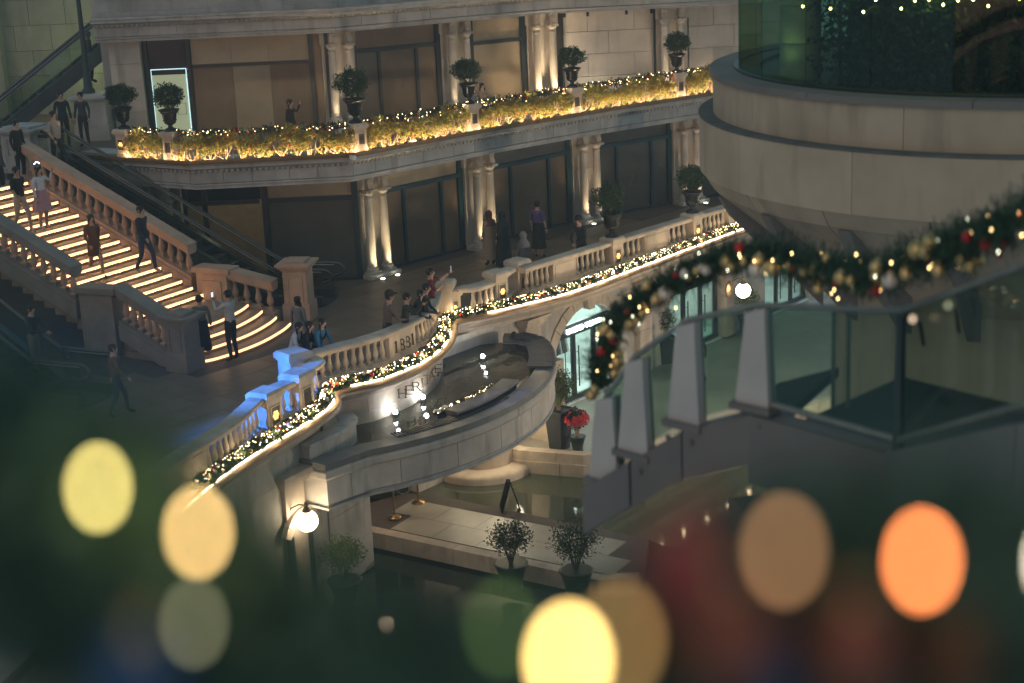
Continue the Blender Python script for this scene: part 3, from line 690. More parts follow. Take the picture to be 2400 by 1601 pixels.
def water(name, col, bs=9., st=.12):
    m = bpy.data.materials.new(name); m.use_nodes = True; N = m.node_tree.nodes; L = m.node_tree.links; b = N['Principled BSDF']
    b.inputs['Base Color'].default_value = (*col, 1); b.inputs['Roughness'].default_value = .06; b.inputs['Specular IOR Level'].default_value = .6
    ge = N.new('ShaderNodeNewGeometry'); no = N.new('ShaderNodeTexNoise'); no.inputs['Scale'].default_value = bs; no.inputs['Detail'].default_value = 3
    wv = N.new('ShaderNodeMapping'); wv.inputs['Scale'].default_value = (1, .45, 1); L.new(ge.outputs['Position'], wv.inputs[0]); L.new(wv.outputs[0], no.inputs['Vector'])
    bu = N.new('ShaderNodeBump'); bu.inputs['Strength'].default_value = st; bu.inputs['Distance'].default_value = .03
    L.new(no.outputs['Fac'], bu.inputs['Height']); L.new(bu.outputs[0], b.inputs['Normal']); return m
mw = MB(); o_ = offset(BAS, -.30); i_ = arcp(4.2, -88, 22, len(o_)-1)
for k in range(len(o_)-1): mw.add([(o_[k][0], o_[k][1], ZW), (o_[k+1][0], o_[k+1][1], ZW), (i_[k+1][0], i_[k+1][1], ZW), (i_[k][0], i_[k][1], ZW)], [(0, 1, 2, 3)])
mw.build('basin_water', water('fountain water', (.05, .048, .03), 5., .3), None, kind='structure')
# overflow grating along the front, plank deck at the right, curved bench slab
gr = MB()
gp = offset(BAS, -.5); Lg = plen(gp)
for k in range(46):
    p, a = along(gp, 2.3+k*.075); gr.box((p[0], p[1], -.63), (.035, .34, .03), a)
gr.build('overflow_grating', BLACK, basin, kind='stuff')
for k in range(26):
    p, a = along(offset(BAS, -.34), 8.35+k*.125); MB().box((p[0], p[1], -.60), (.105, .62, .04), a).build('deck_plank', WOOD, basin)
bench = thing('curved_bench', 'curved stone bench slab with a blue lit top inside the basin', 'bench', (0, 0, 0))
bp = arcp(6.2, -44, -20, 10)
for k in range(3):
    sp = cut(bp, plen(bp)*k/3+.005, plen(bp)*(k+1)/3-.005)
    MB().sweep(sp, [(-.2, -.62), (.2, -.62), (.22, -.58), (.2, -.54), (-.2, -.54)]).build('seat_slab', mat('dark bench stone', (.13, .13, .13), .4, var=.3), bench)
MB().sweep(bp, [(-.14, -.99), (.14, -.99), (.14, -.62), (-.14, -.62)]).build('base', mat('dark bench stone', (0, 0, 0)), bench)
# low curved wall at the west end of the basin
lw = thing('basin_end_wall', 'low curved stone wall closing the west end of the basin', 'wall', (0, 0, 0))
ep = crom([(-4.3, 31.75), (-4.05, 32.1), (-3.62, 32.75), (-3.45, 33.3), (-3.6, 33.75)], 4)
blocks(ep, 0, -.95, -.38, .7, .3, 'wall_stone', STONE, lw, .010)
MB().sweep(ep, [(-.34, -.38), (.04, -.38), (.04, -.31), (-.34, -.31)]).build('coping', STONE2, lw)
# fountain spotlights
fl = MB().lathe([(.03, 0), (.07, .02), (.08, .1), (.07, .12)], 12).mesh('housing', CHROME)
fe = MB().ball((0, 0, .15), .05, 10, 6).mesh('bulb', emat('fountain lamp', (.86, .95, 1.0), 90, False))
for (px, py, zt, lb) in ((926, 960, -.62, 'blinding white fountain spotlight under the first letters'), (991, 925, -.62, 'bright white fountain spotlight under the last letters'), (1131, 830, -.62, 'white fountain spotlight by the wall behind the bow')):
    p = at(px, py, zt); t = thing('fountain_spotlight', lb, 'spotlight', (p.x, p.y, ZW-.02), group='fountain spotlights')
    put('housing', fl, t); put('bulb', fe, t)
    lamp('fountain_spot_beam', 'POINT', (p.x+.06, p.y-.1, zt+.12), 4, (.92, .97, 1), None, .05)
    lamp('fountain_spot_glow', 'SPOT', (p.x+.3, p.y-.5, zt+.35), 12, (1, .86, .5), None, .05, (p.x+.6, p.y-.9, ZW), 80, 1)

# ================================================================== LOWER COURT: shop wall, pond, platform
ZS, ZP, ZPOND = -3.5, -3.98, -4.45
ZPB = -4.03
WA = (-2.2, 38.75); WANG = rad(50.3)
wdir = Vector((math.cos(WANG), math.sin(WANG))); wn = Vector((wdir.y, -wdir.x))
def wall_sz(px, py):
    r = ray(px, py); t = ((WA[0]-CAM.x)*wn.x + (WA[1]-CAM.y)*wn.y) / (r.x*wn.x + r.y*wn.y); q = CAM + r*t
    return (q.x-WA[0])*wdir.x + (q.y-WA[1])*wdir.y, q.z
shop = thing('shop_wall', 'pale stone shop wall with round arched doors under the terrace', 'wall', (WA[0], WA[1], 0), WANG)
SC1, SC2 = wall_sz(1376, 760)[0], wall_sz(1376, 760)[0]+5.6
PIL = [wall_sz(1236, 780)[0], wall_sz(1500, 720)[0], wall_sz(1690, 720)[0]+.3]
HW, ZSP, ZCR = 1.45, -1.6, -.78
rise = ZCR-ZSP; RA = (HW*HW+rise*rise)/(2*rise); ZC = ZCR-RA; A1 = math.asin(HW/RA)
def arch_wall(sc, s0, s1):
    n = 16; m = MB(); ar = [(sc+RA*math.sin(-A1+2*A1*k/n), ZC+RA*math.cos(-A1+2*A1*k/n)) for k in range(n+1)]
    # spandrel pieces as one wall sheet with thickness
    def slab(poly):
        N_ = len(poly); m.add([(x, 0, z) for x, z in poly] + [(x, .35, z) for x, z in poly], [tuple(range(N_)), tuple(range(2*N_-1, N_-1, -1))] + [(i, i+N_, (i+1) % N_+N_, (i+1) % N_) for i in range(N_)], False)
    slab([(s0, ZS-.9), (sc-HW, ZS-.9), (sc-HW, ZSP), (s0, ZSP)]); slab([(sc+HW, ZS-.9), (s1, ZS-.9), (s1, ZSP), (sc+HW, ZSP)])
    slab([(s0, ZSP)] + [q for q in ar] + [(s1, ZSP), (s1, -.24), (s0, -.24)])
    m.build('arch_wall', STONE, shop)
    for k in range(9):   # voussoirs
        if k == 4: continue
        a0, a1 = -A1*1.08+2.16*A1*k/9+.006, -A1*1.08+2.16*A1*(k+1)/9-.006
        q = []
        for y in (-.06, .02):
            for r_, a in ((RA+.0, a0), (RA+.0, a1), (RA+.32, a1), (RA+.32, a0)): q.append((sc+r_*math.sin(a), y, ZC+r_*math.cos(a)))
        MB().hexa(q).build('voussoir', SANDST, shop)
    MB().hexa([(sc-.13, -.2, ZCR-.1), (sc+.13, -.2, ZCR-.1), (sc+.13, .02, ZCR-.1), (sc-.13, .02, ZCR-.1), (sc-.24, -.2, ZCR+.36), (sc+.24, -.2, ZCR+.36), (sc+.24, .02, ZCR+.36), (sc-.24, .02, ZCR+.36)]).box((sc, -.1, ZCR+.39), (.6, .3, .06)).build('keystone', SANDST, shop)
arch_wall(SC1, -.5, SC1+2.8); arch_wall(SC2, SC1+2.8, SC2+2.8)
arch_wall(SC2+5.6, SC2+2.8, SC2+9)
for s_ in PIL:
    for k in range(4): MB().box((s_, -.1, ZS+.38+.67*k), (.62, .22, .66)).build('pilaster_block', SANDST, shop)
    MB().box((s_, -.12, -.72), (.72, .3, .1)).box((s_, -.16, -.6), (.86, .4, .14)).box((s_, -.2, -.49), (1.0, .5, .07)).build('pilaster_cap', SANDST, shop)
MB().box((6, -.12, -.34), (18, .26, .16)).build('string_course', STONE, shop)
# shop interiors and doors
WHITEI = mat('shop interior', (.62, .68, .66), .5, var=.1)
SHOPF = mat('shop door frame', (.03, .045, .045), .4, var=0)
def shop_front(sc, sign=True, tint=(.80, 1., .93), pw=170):
    room = MB(); room.box((sc, 4.2, -2.1), (4.6, .1, 2.9)); room.box((sc-2.3, 2.3, -2.1), (.1, 3.9, 2.9)); room.box((sc+2.3, 2.3, -2.1), (.1, 3.9, 2.9)); room.box((sc, 2.3, -.68), (4.6, 3.9, .1))
    room.build('shop_room', WHITEI, shop); MB().box((sc, 2.1, ZS+.01), (4.5, 4.2, .06)).build('shop_floor', mat('shop floor', (.7, .74, .72), .25, var=.08), shop)
    for k in range(3): MB().box((sc-1.2+1.2*k, 2.2, -.76), (.12, 3.0, .05)).build('ceiling_light', emat('shop strip light', (.8, 1, .93), 6), shop)
    o = lamp('shop_light', 'AREA', (sc, 2.0, -.82), pw, tint, shop, 3.0, None); o.rotation_euler = (0, 0, 0)
    MB().box((sc, .16, -1.42), (2*HW-.1, .08, .34)).build('sign_band', SHOPF, shop)
    for x in (-HW+.1, -.48, .48, HW-.1): MB().box((sc+x, .16, -2.52), (.14, .09, 1.86)).build('door_frame', SHOPF, shop)
    MB().box((sc, .16, ZS+.1), (2*HW, .1, .12)).build('threshold', SHOPF, shop)
    for x in (-.95, 0, .95): MB().box((sc+x, .17, -2.5), (.78, .02, 1.8)).build('door_glass', GLS, shop)
    for x in (-.62, -.34, .34, .62): MB().tube([(sc+x, .07, -3.1), (sc+x, .07, -1.9)], .02, 6).tube([(sc+x, .07, -2.9), (sc+x, .15, -2.9)], .012, 5).tube([(sc+x, .07, -2.1), (sc+x, .15, -2.1)], .012, 5).build('bar_handle', BLACK, shop)
    for k in range(-2, 3):
        MB().box((sc+k*.62, .17, -1.02), (.6, .02, .42)).build('fanlight_glass', GLS, shop)
shop_front(SC1); shop_front(SC2, False, (.7, 1., .85), 45); shop_front(SC2+5.6, False, (.65, 1., .85), 30)
sg = text_mesh('UNITED TOKYO', .2, .015); sg.materials.append(emat('sign letters', (.88, 1, .92), 12, False))
o = put('sign_letters', sg, shop, (SC1, .1, -1.49)); o.rotation_euler = (rad(90), 0, 0)
# clothes rail inside the first shop
rk = thing('clothes_rail', 'rail of dark and pale garments inside the arched shop', 'clothes rail', (0, 0, 0))
rk.parent = None; M_ = Matrix.Translation((WA[0], WA[1], 0)) @ Matrix.Rotation(WANG, 4, 'Z'); rk.matrix_world = M_
for sx, yy in ((SC1-1.2, 1.6), (SC1+.9, 1.9)):
    MB().tube([(sx-.5, yy, ZS+.04), (sx-.5, yy, -1.9), (sx+.5, yy, -1.9), (sx+.5, yy, ZS+.04)], .018, 6).build('frame', BLACK, rk)
    for k in range(9):
        w = random.choice([.02, .05, .3, .55]); g = mat('garment %d' % k, (w, w*.95, w*.9), .9, var=.2)
        x = sx-.42+.105*k; MB().hexa([(x-.03, yy-.2, -2.75), (x+.03, yy-.2, -2.75), (x+.03, yy+.2, -2.75), (x-.03, yy+.2, -2.75), (x-.012, yy-.05, -1.93), (x+.012, yy-.05, -1.93), (x+.012, yy+.05, -1.93), (x-.012, yy+.05, -1.93)]).build('garment', g, rk)
# shop terrace and pond edge (structure)
sp0 = [(WA[0]+wdir.x*s-wn.x*-o, WA[1]+wdir.y*s-wn.y*-o) for s, o in ((1.2, -.6), (18, -.6))]
PE = [at(1190, 1052, ZS), at(1217, 1060, ZS), at(1367, 1072, ZS), at(1450, 1062, ZS), at(1700, 1010, ZS), at(2100, 900, ZS)]
PEp = [(p.x, p.y) for p in PE]
fl_ = MB().prism(PEp + [(16, 50), sp0[1], sp0[0], (-1.5, 40)], ZS-.3, ZS).build('shop_pavement', PLAZA, None, kind='structure')
kb = thing('pond_edge_wall', 'low stepped stone edge between shop pavement and pond', 'kerb', (0, 0, 0))
blocks(PEp, .02, ZS-.20, ZS+.06, 1.2, .3, 'coping_stone', SANDST, kb, .012)
blocks(PEp, .08, ZS-.75, ZS-.205, 1.5, .3, 'edge_stone', SANDST, kb, .012)
MB().prism([(-14, 14), (20, 14), (20, 44), (-14, 44)], -5.2, ZPOND-.35).build('lower_court_ground', mat('court ground', (.06, .065, .05), .7, var=.3), None, kind='structure')
MB().prism([(-7.5, 24), (14, 24), (14, 43.5), (-3.5, 43.5), (-7.5, 33)], ZPOND-.3, ZPOND).build('pond_water', water('pond water', (.03, .042, .028), 4., .10), None, kind='structure')
PLT = [at(818*DD, 1212*DD, ZP), at(1375*DD, 1330*DD, ZP), at(1470*DD, 1325*DD, ZP), at(1490*DD, 1235*DD, ZP), at(1040*DD, 1142*DD, ZP), at(930*DD, 1130*DD, ZP), at(815*DD, 1160*DD, ZP)]
PLp = [(p.x, p.y) for p in PLT]
plat = MB().prism(PLp, ZP-.36, ZP-.034).build('plaza_platform', PAVEJ, None, kind='structure')
pa = ang(PLp[0], PLp[1]); pm = MB().box((0, 0, 0), (1.188, .888, .034)).mesh('paving_slab', PLAZA)
for i in range(-12, 12):
    for j in range(-12, 12):
        q = rotz((i*1.2+(j % 2)*.6, j*.9), pa); c = (q[0]+PLp[0][0]+.55, q[1]+PLp[0][1]+.55)
        cs = [(c[0]+rotz((sx*.6, sy*.45), pa)[0], c[1]+rotz((sx*.6, sy*.45), pa)[1]) for sx, sy in ((-1, -1), (1, -1), (1, 1), (-1, 1))]
        if all(inpoly(k, PLp) for k in cs): put('paving_slab', pm, plat, (c[0], c[1], ZP-.017), pa)
blocks([PLp[0], PLp[1], PLp[2]], .03, ZP-.4, ZP-.005, 1.3, .3, 'edge_stone', SANDST, plat, .012)
MB().prism([PLp[4], PLp[3], (PLp[3][0]+.3, PLp[3][1]-.4), (12, 30), (12, 44.5), (-3.0, 44.5), (-4.2, 39.0), PLp[5]], ZPB-.25, ZPB).build('reflecting_pool', water('pool water', (.05, .062, .04), 3., .06), None, kind='structure')
# support drum and curbs below the basin
sd = thing('basin_support', 'round stone support with a glowing underside below the basin', 'pedestal', (0, 0, 0))
q = at(1140, 1120, ZP)
cbx = (q.x-.1, q.y+.9)
MB().lathe([(1.35, ZPOND-.2), (1.35, ZP+.1), (1.25, ZP+.18), (1.0, ZP+.2)], 36, (cbx[0], cbx[1], 0)).build('curb', SANDST, sd)
MB().lathe([(.85, ZP+.2), (.85, -1.66)], 30, (cbx[0], cbx[1], 0)).build('drum', SANDST, sd)
MB().lathe([(1.02, -2.75), (1.04, -2.5), (1.04, -2.4)], 30, (cbx[0], cbx[1], 0)).build('glow_ring', emat('glow ring', (1, .86, .6), 5, False), sd)
MB().box((cbx[0]+1.75, cbx[1]+.75, (ZP-1.5)/2-.1), (.7, .7, 2.9), WANG).build('support_pier', SANDST, sd)
lamp('under_basin_light', 'POINT', (cbx[0]+.5, cbx[1]-1.1, -2.3), 30, (1, .84, .55), None, .2)
lamp('under_basin_light', 'POINT', (-3.4, 36.6, -2.1), 26, (1, .74, .5), None, .2)
# wall below the west rim with pilaster, small arched door
ww = thing('west_wall', 'pale stone wall under the west rim with a lamp pilaster and small arched door', 'wall', (0, 0, 0))
MB().sweep(rl, [(-.6, ZPOND-.3), (-.34, ZPOND-.3), (-.34, -.24), (-.6, -.24)]).build('backing', JOINT, ww)
for z0, z1 in ((-4.6, -3.6), (-3.59, -2.6), (-2.59, -1.6), (-1.59, -.9), (-.89, -.255)): blocks(rl, -.31, z0, z1, 1.5, .06, 'wall_stone', STONE, ww, .010)
pl = at(668, 1090, -.55); pla = rad(58)
for k in range(4): MB().box((pl.x-.12, pl.y+.22, -4.0+.86*k+.0), (.62, .62, .85), pla).build('pilaster_block', SANDST, ww)
MB().box((pl.x-.12, pl.y+.22, -.92), (.78, .78, .14), pla).box((pl.x-.12, pl.y+.22, -.78), (.95, .95, .12), pla).build('pilaster_cap', SANDST, ww)
dp_ = at(585, 1240, -2.2)
dq, da = along(rl, 7.9)
do = offset(rl, -.24); dq, da = along(do, min(range(0, 120), key=lambda k: (along(do, k*.1)[0][0]-dp_.x)**2 + (along(do, k*.1)[0][1]-dp_.y)**2)*.1)
dd_ = MB(); dd_.box((0, -.02, -3.2), (.95, .06, 2.2)); o = dd_.build('arched_door', mat('dark door', (.02, .02, .02), .5, var=0), ww); o.location = (dq[0], dq[1], 0); o.rotation_euler = (0, 0, da)
for k in range(7):
    a0, a1 = rad(-62+124/7*k+.6), rad(-62+124/7*(k+1)-.6); q8 = []
    for y in (-.12, 0.):
        for r_, a in ((.56, a0), (.56, a1), (.80, a1), (.80, a0)): q8.append((r_*math.sin(a), y, -2.36+r_*math.cos(a)))
    o = MB().hexa(q8).build('voussoir', SANDST, ww); o.location = (dq[0], dq[1], 0); o.rotation_euler = (0, 0, da)
# return wall and doorway under the basin west end
rt = at(812, 1240, -3.6)
for k in range(3): MB().box((-4.25, 34.4, -4.0+.86*k), (1.0, 1.6, .85), rad(-30)).build('return_block', STONE, ww)
# ================================================================== GRAND STAIR
NST, RISE = 22, Z2/22.
SR0, SR1 = Vector((-8.06, 40.62)), Vector((-11.68, 42.11))      # east edge at step 4 and step 17
su = (SR1-SR0)/13.                                                # plan move per step going up
sdir = Vector((math.cos(rad(57)), math.sin(rad(57))))             # along a step, away from the camera
SW = 3.1
stair = thing('grand_stair', 'broad stone stair whose every riser glows with a warm light strip', 'stair', (0, 0, 0))
STEPM = mat('stair stone', (.30, .22, .155), .5, var=.25, scale=2, bump=.15, bscale=25)
def srv(k): return SR0 + su*(k-4)
for k in range(4, NST+1):
    a = srv(k); b = srv(k+1) if k < NST else srv(k)+su*8; z = RISE*(k+1) if k < NST else Z2
    z = RISE*(k+1)-.004*0
    if k == NST: continue
    o1, o2 = a - su*.12, b + su*.1
    p = [o1+sdir*.25, o2+sdir*.25, o2-sdir*SW, o1-sdir*SW]
    MB().hexa([(q.x, q.y, max(-.01, z-RISE-.35)) for q in p] + [(q.x, q.y, z) for q in p]).build('step', STEPM, stair)
    l0, l1 = a-su*.13, a-su*.03; q = [l1+sdir*.18, l0+sdir*.18, l0-sdir*(SW-.05), l1-sdir*(SW-.05)]
    MB().hexa([(v.x, v.y, z-.075) for v in q] + [(v.x, v.y, z-.02) for v in q]).build('riser_glow', RISER_GLOW, stair)
    MB().add([(v.x, v.y, z-.082) for v in q], [(0, 1, 2, 3)]).build('nosing_light', LED_NOSE, stair)
top = [srv(NST)+sdir*.25, srv(NST)+su*14+sdir*.25, srv(NST)+su*14-sdir*SW, srv(NST)-sdir*SW]
MB().prism([(v.x, v.y) for v in top], 3.2, Z2-.002).build('landing', STEPM, stair)
# flared curved steps at the foot
CE = [(-5.62, 39.95), (-5.75, 39.3), (-6.1, 38.35), (-6.55, 37.6), (-7.1, 36.95), (-7.55, 36.75)]
base = crom(CE, 4)
for k in range(4):
    off = .36*k; pth = offset(base, off); z = RISE*(k+1)
    back = [(-8.4+.0*k, 40.6), (-11.0, 38.0)]
    poly = pth + [(-9.9, 38.2), (-9.2, 41.3)]
    MB().prism(list(reversed(poly)), -.004+.0005*k, z).build('curved_step', STEPM, stair)
    MB().sweep(offset(cut(pth, .05, plen(pth)), -.015), [(-.01, z-.075), (.02, z-.075), (.02, z-.02), (-.01, z-.02)]).build('riser_glow', RISER_GLOW, stair)
# sloping balustrades
def slope_balustrade(label, p0, p1, z0, z1, m, n):
    t = thing('stair_balustrade', label, 'balustrade', (0, 0, 0), group='sloping stair balustrades')
    a = Vector((p0[0], p0[1], z0)); b = Vector((p1[0], p1[1], z1)); al = ang(p0, p1); nn = Vector((math.sin(al), -math.cos(al), 0))
    def beam(w, h0, h1, name, ext=0., ww=0.):
        pts = []
        for dz in (h0, h1):
            for q, s in ((a, 1), (b, 1), (b, -1), (a, -1)): pts.append(q + nn*s*w/2 + Vector((0, 0, dz)))
        MB().hexa(pts).build(name, m, t)
    beam(.42, .86, 1.03, 'rail'); beam(.46, 1.031, 1.06, 'rail_top'); beam(.34, .80, .858, 'rail_moulding')
    beam(.34, .12, .22, 'string'); beam(.40, -.25, .118, 'string_base')
    for k in range(n):
        q = a.lerp(b, (k+.5)/n); put('baluster', BALS, t, (q.x, q.y, q.z+.2), al)
        MB().box((q.x, q.y, q.z+.20), (.17, .17, .14), al).build('baluster_block', m, t)
    return t
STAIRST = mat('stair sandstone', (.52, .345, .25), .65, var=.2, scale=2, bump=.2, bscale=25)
b2 = MB(); b2.smooth = True
b2.box((0, 0, .08), (.15, .15, .04)); b2.lathe([(.06, .10), (.045, .12), (.055, .15), (.085, .21), (.09, .27), (.075, .34), (.05, .43), (.045, .49), (.055, .53), (.065, .545), (.05, .56), (.06, .6)], 12); b2.box((0, 0, .62), (.15, .15, .06))
BALS = b2.mesh('baluster', STAIRST)
eA, eB = srv(4)+sdir*.42, srv(NST)+sdir*.42
fE = Vector((-5.75, 40.25))                          # newel
slope_balustrade('sloping pink lit balustrade on the far side of the stair by the escalator', (srv(5.2)+sdir*.42), eB, RISE*6.2-.02, Z2, STAIRST, 19)
mp = srv(4.3)+sdir*.42; mq = srv(1.7)+sdir*.36
t = thing('stair_pedestal', 'flat topped panelled pedestal halfway along the far stair rail', 'pedestal', (0, 0, 0))
aP = ang((mp.x, mp.y), (mq.x, mq.y)); c_ = (mp+mq)/2
MB().box((c_.x, c_.y, .85), (.95, .42, 1.0), aP).build('body', STAIRST, t); MB().box((c_.x, c_.y, 1.42), (1.15, .52, .14), aP).build('cap', STAIRST, t); MB().box((c_.x, c_.y, .3), (1.1, .5, .4), aP).build('base', STAIRST, t)
nn = (math.sin(aP), -math.cos(aP)); MB().box((c_.x+nn[0]*.21*(1), c_.y+nn[1]*.21, .88), (.6, .05, .55), aP).build('raised_panel', STAIRST, t)
slope_balustrade('short sloping balustrade dropping from pedestal to newel', (fE.x-.25, fE.y+.08), (mq.x, mq.y), .12, .42, STAIRST, 4)
def newel(p, a, label, h, w, m):
    t = thing('stair_newel', label, 'newel', (p[0], p[1], 0), a, 'square stair newels')
    MB().box((0, 0, .24), (w+.1, w+.1, .48)).build('base', m, t); MB().box((0, 0, h*.55), (w, w, h*.72)).build('shaft', m, t)
    for k, (zz, e) in enumerate(((h*.93, .08), (h*.97, .2), (h*1.01, .3))): MB().box((0, 0, zz), (w+e, w+e, .055)).build('cap_moulding', m, t)
    MB().box((0, 0, h*1.01+.06), (w*.9, w*.9, .07)).build('cap_block', m, t)
    for yy, aa in ((-w/2-.01, 0), (w/2+.01, 0)):
        f = MB()
        for x in (-w*.3, w*.3): f.box((x, yy, h*.55), (.04, .03, h*.52))
        for zz in (h*.29, h*.81): f.box((0, yy, zz), (w*.6-.04, .028, .04))
        f.build('panel_frame', m, t)
    return t
newel((-5.45, 40.75), rad(-10), 'tall square stone newel with panelled face at the stair foot', 1.5, .62, STAIRST)
# near-side balustrade of the stair, seen from behind
STAIRST_SHADE = mat('shaded stair stone', (.24, .21, .185), .7, var=.2, scale=2, bump=.2, bscale=25)  # darkened stair stone, shade of the near side put into the colour
nA = srv(6.5)-sdir*SW; nB = srv(NST)-sdir*SW
zA = RISE*7.5
slope_balustrade('sloping balustrade on the near side of the stair with light leaking between balusters', (nA.x, nA.y), (nB.x, nB.y), zA-.05, Z2, STAIRST_SHADE, 17)
c_ = nA - su*2.0
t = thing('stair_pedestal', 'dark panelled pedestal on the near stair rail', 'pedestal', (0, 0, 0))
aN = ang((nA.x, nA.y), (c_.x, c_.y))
MB().box((c_.x, c_.y, .85), (.95, .42, 1.5), aN).build('body', STAIRST_SHADE, t); MB().box((c_.x, c_.y, 1.68), (1.15, .52, .14), aN).build('cap', STAIRST_SHADE, t)
nC = c_ - su*2.0; nD = Vector((-7.95, 36.95))
slope_balustrade('short dark balustrade falling from the near pedestal', (nD.x, nD.y), (nC.x, nC.y), .1, .75, STAIRST_SHADE, 7)
newel((nD.x+.25, nD.y-.3), rad(-30), 'dark square newel at the near foot of the stair', 1.3, .55, STAIRST_SHADE)
# upper newel pier at the landing and low pier by the lamp post
pp = at(62*DD, 395*DD, Z2)
newel_top = newel((pp.x, pp.y+.3), rad(-20), 'broad square stone pier on the upper landing of the stair', 1.15, .95, STONE2); newel_top.location.z = Z2
pp2 = aty(215*DD, 250*DD, 50.0)
lp2 = newel((pp2.x, 50.0), rad(0), 'square stone pedestal carrying the street lamp post', 1.3, .95, STONE2); lp2.location.z = Z2
# pond of light under the stair balustrade comes from the step strips only

# ================================================================== ESCALATORS
RUB = mat('handrail rubber', (.05, .055, .06), .25, var=0, spec=.6)
ESC = mat('escalator metal', (.10, .115, .12), .35, .6, var=.2)
EGL = glass('escalator glass', (.75, .82, .78), .1)
def escalator(label, a, b, width, group='escalators'):
    """a = foot, b = head (3-D); two glass balustrades, steps, skirts"""
    a, b = Vector(a), Vector(b); d = Vector((b.x-a.x, b.y-a.y, 0)); L = d.length; d.normalize(); s = Vector((d.y, -d.x, 0))
    t = thing('escalator', label, 'escalator', (0, 0, 0), group=group)
    pr = [a-d*1.3, a, a+(b-a)*.04+Vector((0, 0, -.05)), b-(b-a)*.04+Vector((0, 0, .05)), b, b+d*1.3]
    for sg in (-1, 1):
        off = s*sg*(width/2+.08)
        rail = [p+off+Vector((0, 0, .95)) for p in crom([tuple(v) for v in pr], 4) for p in [Vector(p)]]
        # rounded return at the foot and head
        f = rail[0]; nose = [f + Vector((0, 0, -.35)) - d*.02, f - d*.22 + Vector((0, 0, -.28)), f - d*.28 + Vector((0, 0, -.12)), f - d*.16 + Vector((0, 0, -.015))]
        h = rail[-1]; nh = [h + d*.16 + Vector((0, 0, -.015)), h + d*.28 + Vector((0, 0, -.12)), h + d*.22 + Vector((0, 0, -.28)), h + Vector((0, 0, -.35))]
        MB().tube(nose+rail+nh, .045, 8).build('handrail', RUB, t)
        MB().tube([p+Vector((0, 0, -.055)) for p in rail], .016, 6).build('rail_trim', CHROME, t)
        g = MB()
        for i in range(len(rail)-1): g.add([rail[i]+Vector((0, 0, -.06)), rail[i+1]+Vector((0, 0, -.06)), rail[i+1]+Vector((0, 0, -.72)), rail[i]+Vector((0, 0, -.72))], [(0, 1, 2, 3)])
        g.build('glass_balustrade', EGL, t)
        k = MB()
        for i in range(len(rail)-1):
            p, q = rail[i], rail[i+1]; w = s*sg*.14
            k.hexa([p+Vector((0, 0, -1.25))-w*.4, q+Vector((0, 0, -1.25))-w*.4, q+Vector((0, 0, -1.25))+w, p+Vector((0, 0, -1.25))+w, p+Vector((0, 0, -.72))-w*.4, q+Vector((0, 0, -.72))-w*.4, q+Vector((0, 0, -.72))+w, p+Vector((0, 0, -.72))+w])
        k.build('skirt', ESC, t)
    n = max(4, round((b.z-a.z)/.2)); al = math.atan2(d.y, d.x)
    for i in range(n):
        p = a + (b-a)*((i+.5)/n); MB().box((p.x, p.y, p.z-.02), (L/n+.02, width, .2), al).build('escalator_step', ESC, t)
    for q, lab in ((a-d*.7, 'foot_plate'), (b+d*.7, 'head_plate')): MB().box((q.x, q.y, q.z-.05), (1.3, width, .09), al).build(lab, ESC, t)
    return t
# between stair and facade, rising to the west
ef = at(610, 660, 0.05); eh = Vector((-12.6, 45.0, Z2))
escalator('escalator rising between the grand stair and the lower shopfronts', (-6.1, 42.75, .05), (-12.3, 44.6, Z2), .7)
# lower-left escalator, foot towards the camera side
e0 = at(100*DD, 905*DD, 0.05)
escalator('dark escalator with pale edged handrail at the lower end of the stair', (-10.4, 34.95, .05), (-15.7, 37.5, Z2), .85)
# upper escalator in the court
u0 = aty(90*DD, 300*DD, 52.0)
escalator('greenish lit escalator climbing in front of the court wall', (-16.2, 51.6, Z2+.02), (-11.4, 53.2, Z2+3.4), .8)
# street lamp post
lb = aty(205*DD, 225*DD, 50.0)
t = thing('street_lamp', 'dark tapering street lamp post rising past the court wall', 'street lamp', (lb.x, 50.0, Z2+1.4))
MB().lathe([(.2, 0), (.2, .1), (.14, .16), (.12, .5), (.10, .55), (.085, 1.2), (.07, 2.6), (.06, 3.2)], 12).build('post', mat('lamp post paint', (.03, .05, .05), .5, var=.2), t)
MB().lathe([(.06, 3.2), (.12, 3.26), (.12, 3.34), (.07, 3.4), (.09, 3.5), (.02, 3.62)], 12).build('finial', mat('lamp post paint', (0, 0, 0)), t)
# ================================================================== PLANTING, URNS, GARLANDS
rnd = random.Random(11)
def rvec():
    while True:
        v = Vector((rnd.uniform(-1, 1), rnd.uniform(-1, 1), rnd.uniform(-1, 1)))
        if .05 < v.length < 1: return v.normalized()
def leafcloud(mb, c, r, n, size, shell=.55, up=.3):
    for _ in range(n):
        v = rvec(); k = (shell + (1-shell)*rnd.random())
        lump = 1 + .10*math.sin(v.x*7+v.y*5) + .08*math.sin(v.z*9-v.x*4)
        p = Vector((c[0]+v.x*r[0]*k*lump, c[1]+v.y*r[1]*k*lump, c[2]+v.z*r[2]*k*lump))
        d = (v*.7 + rvec()*.8 + Vector((0, 0, up))); mb.leaf(p, d, size*rnd.uniform(.7, 1.3), rvec())
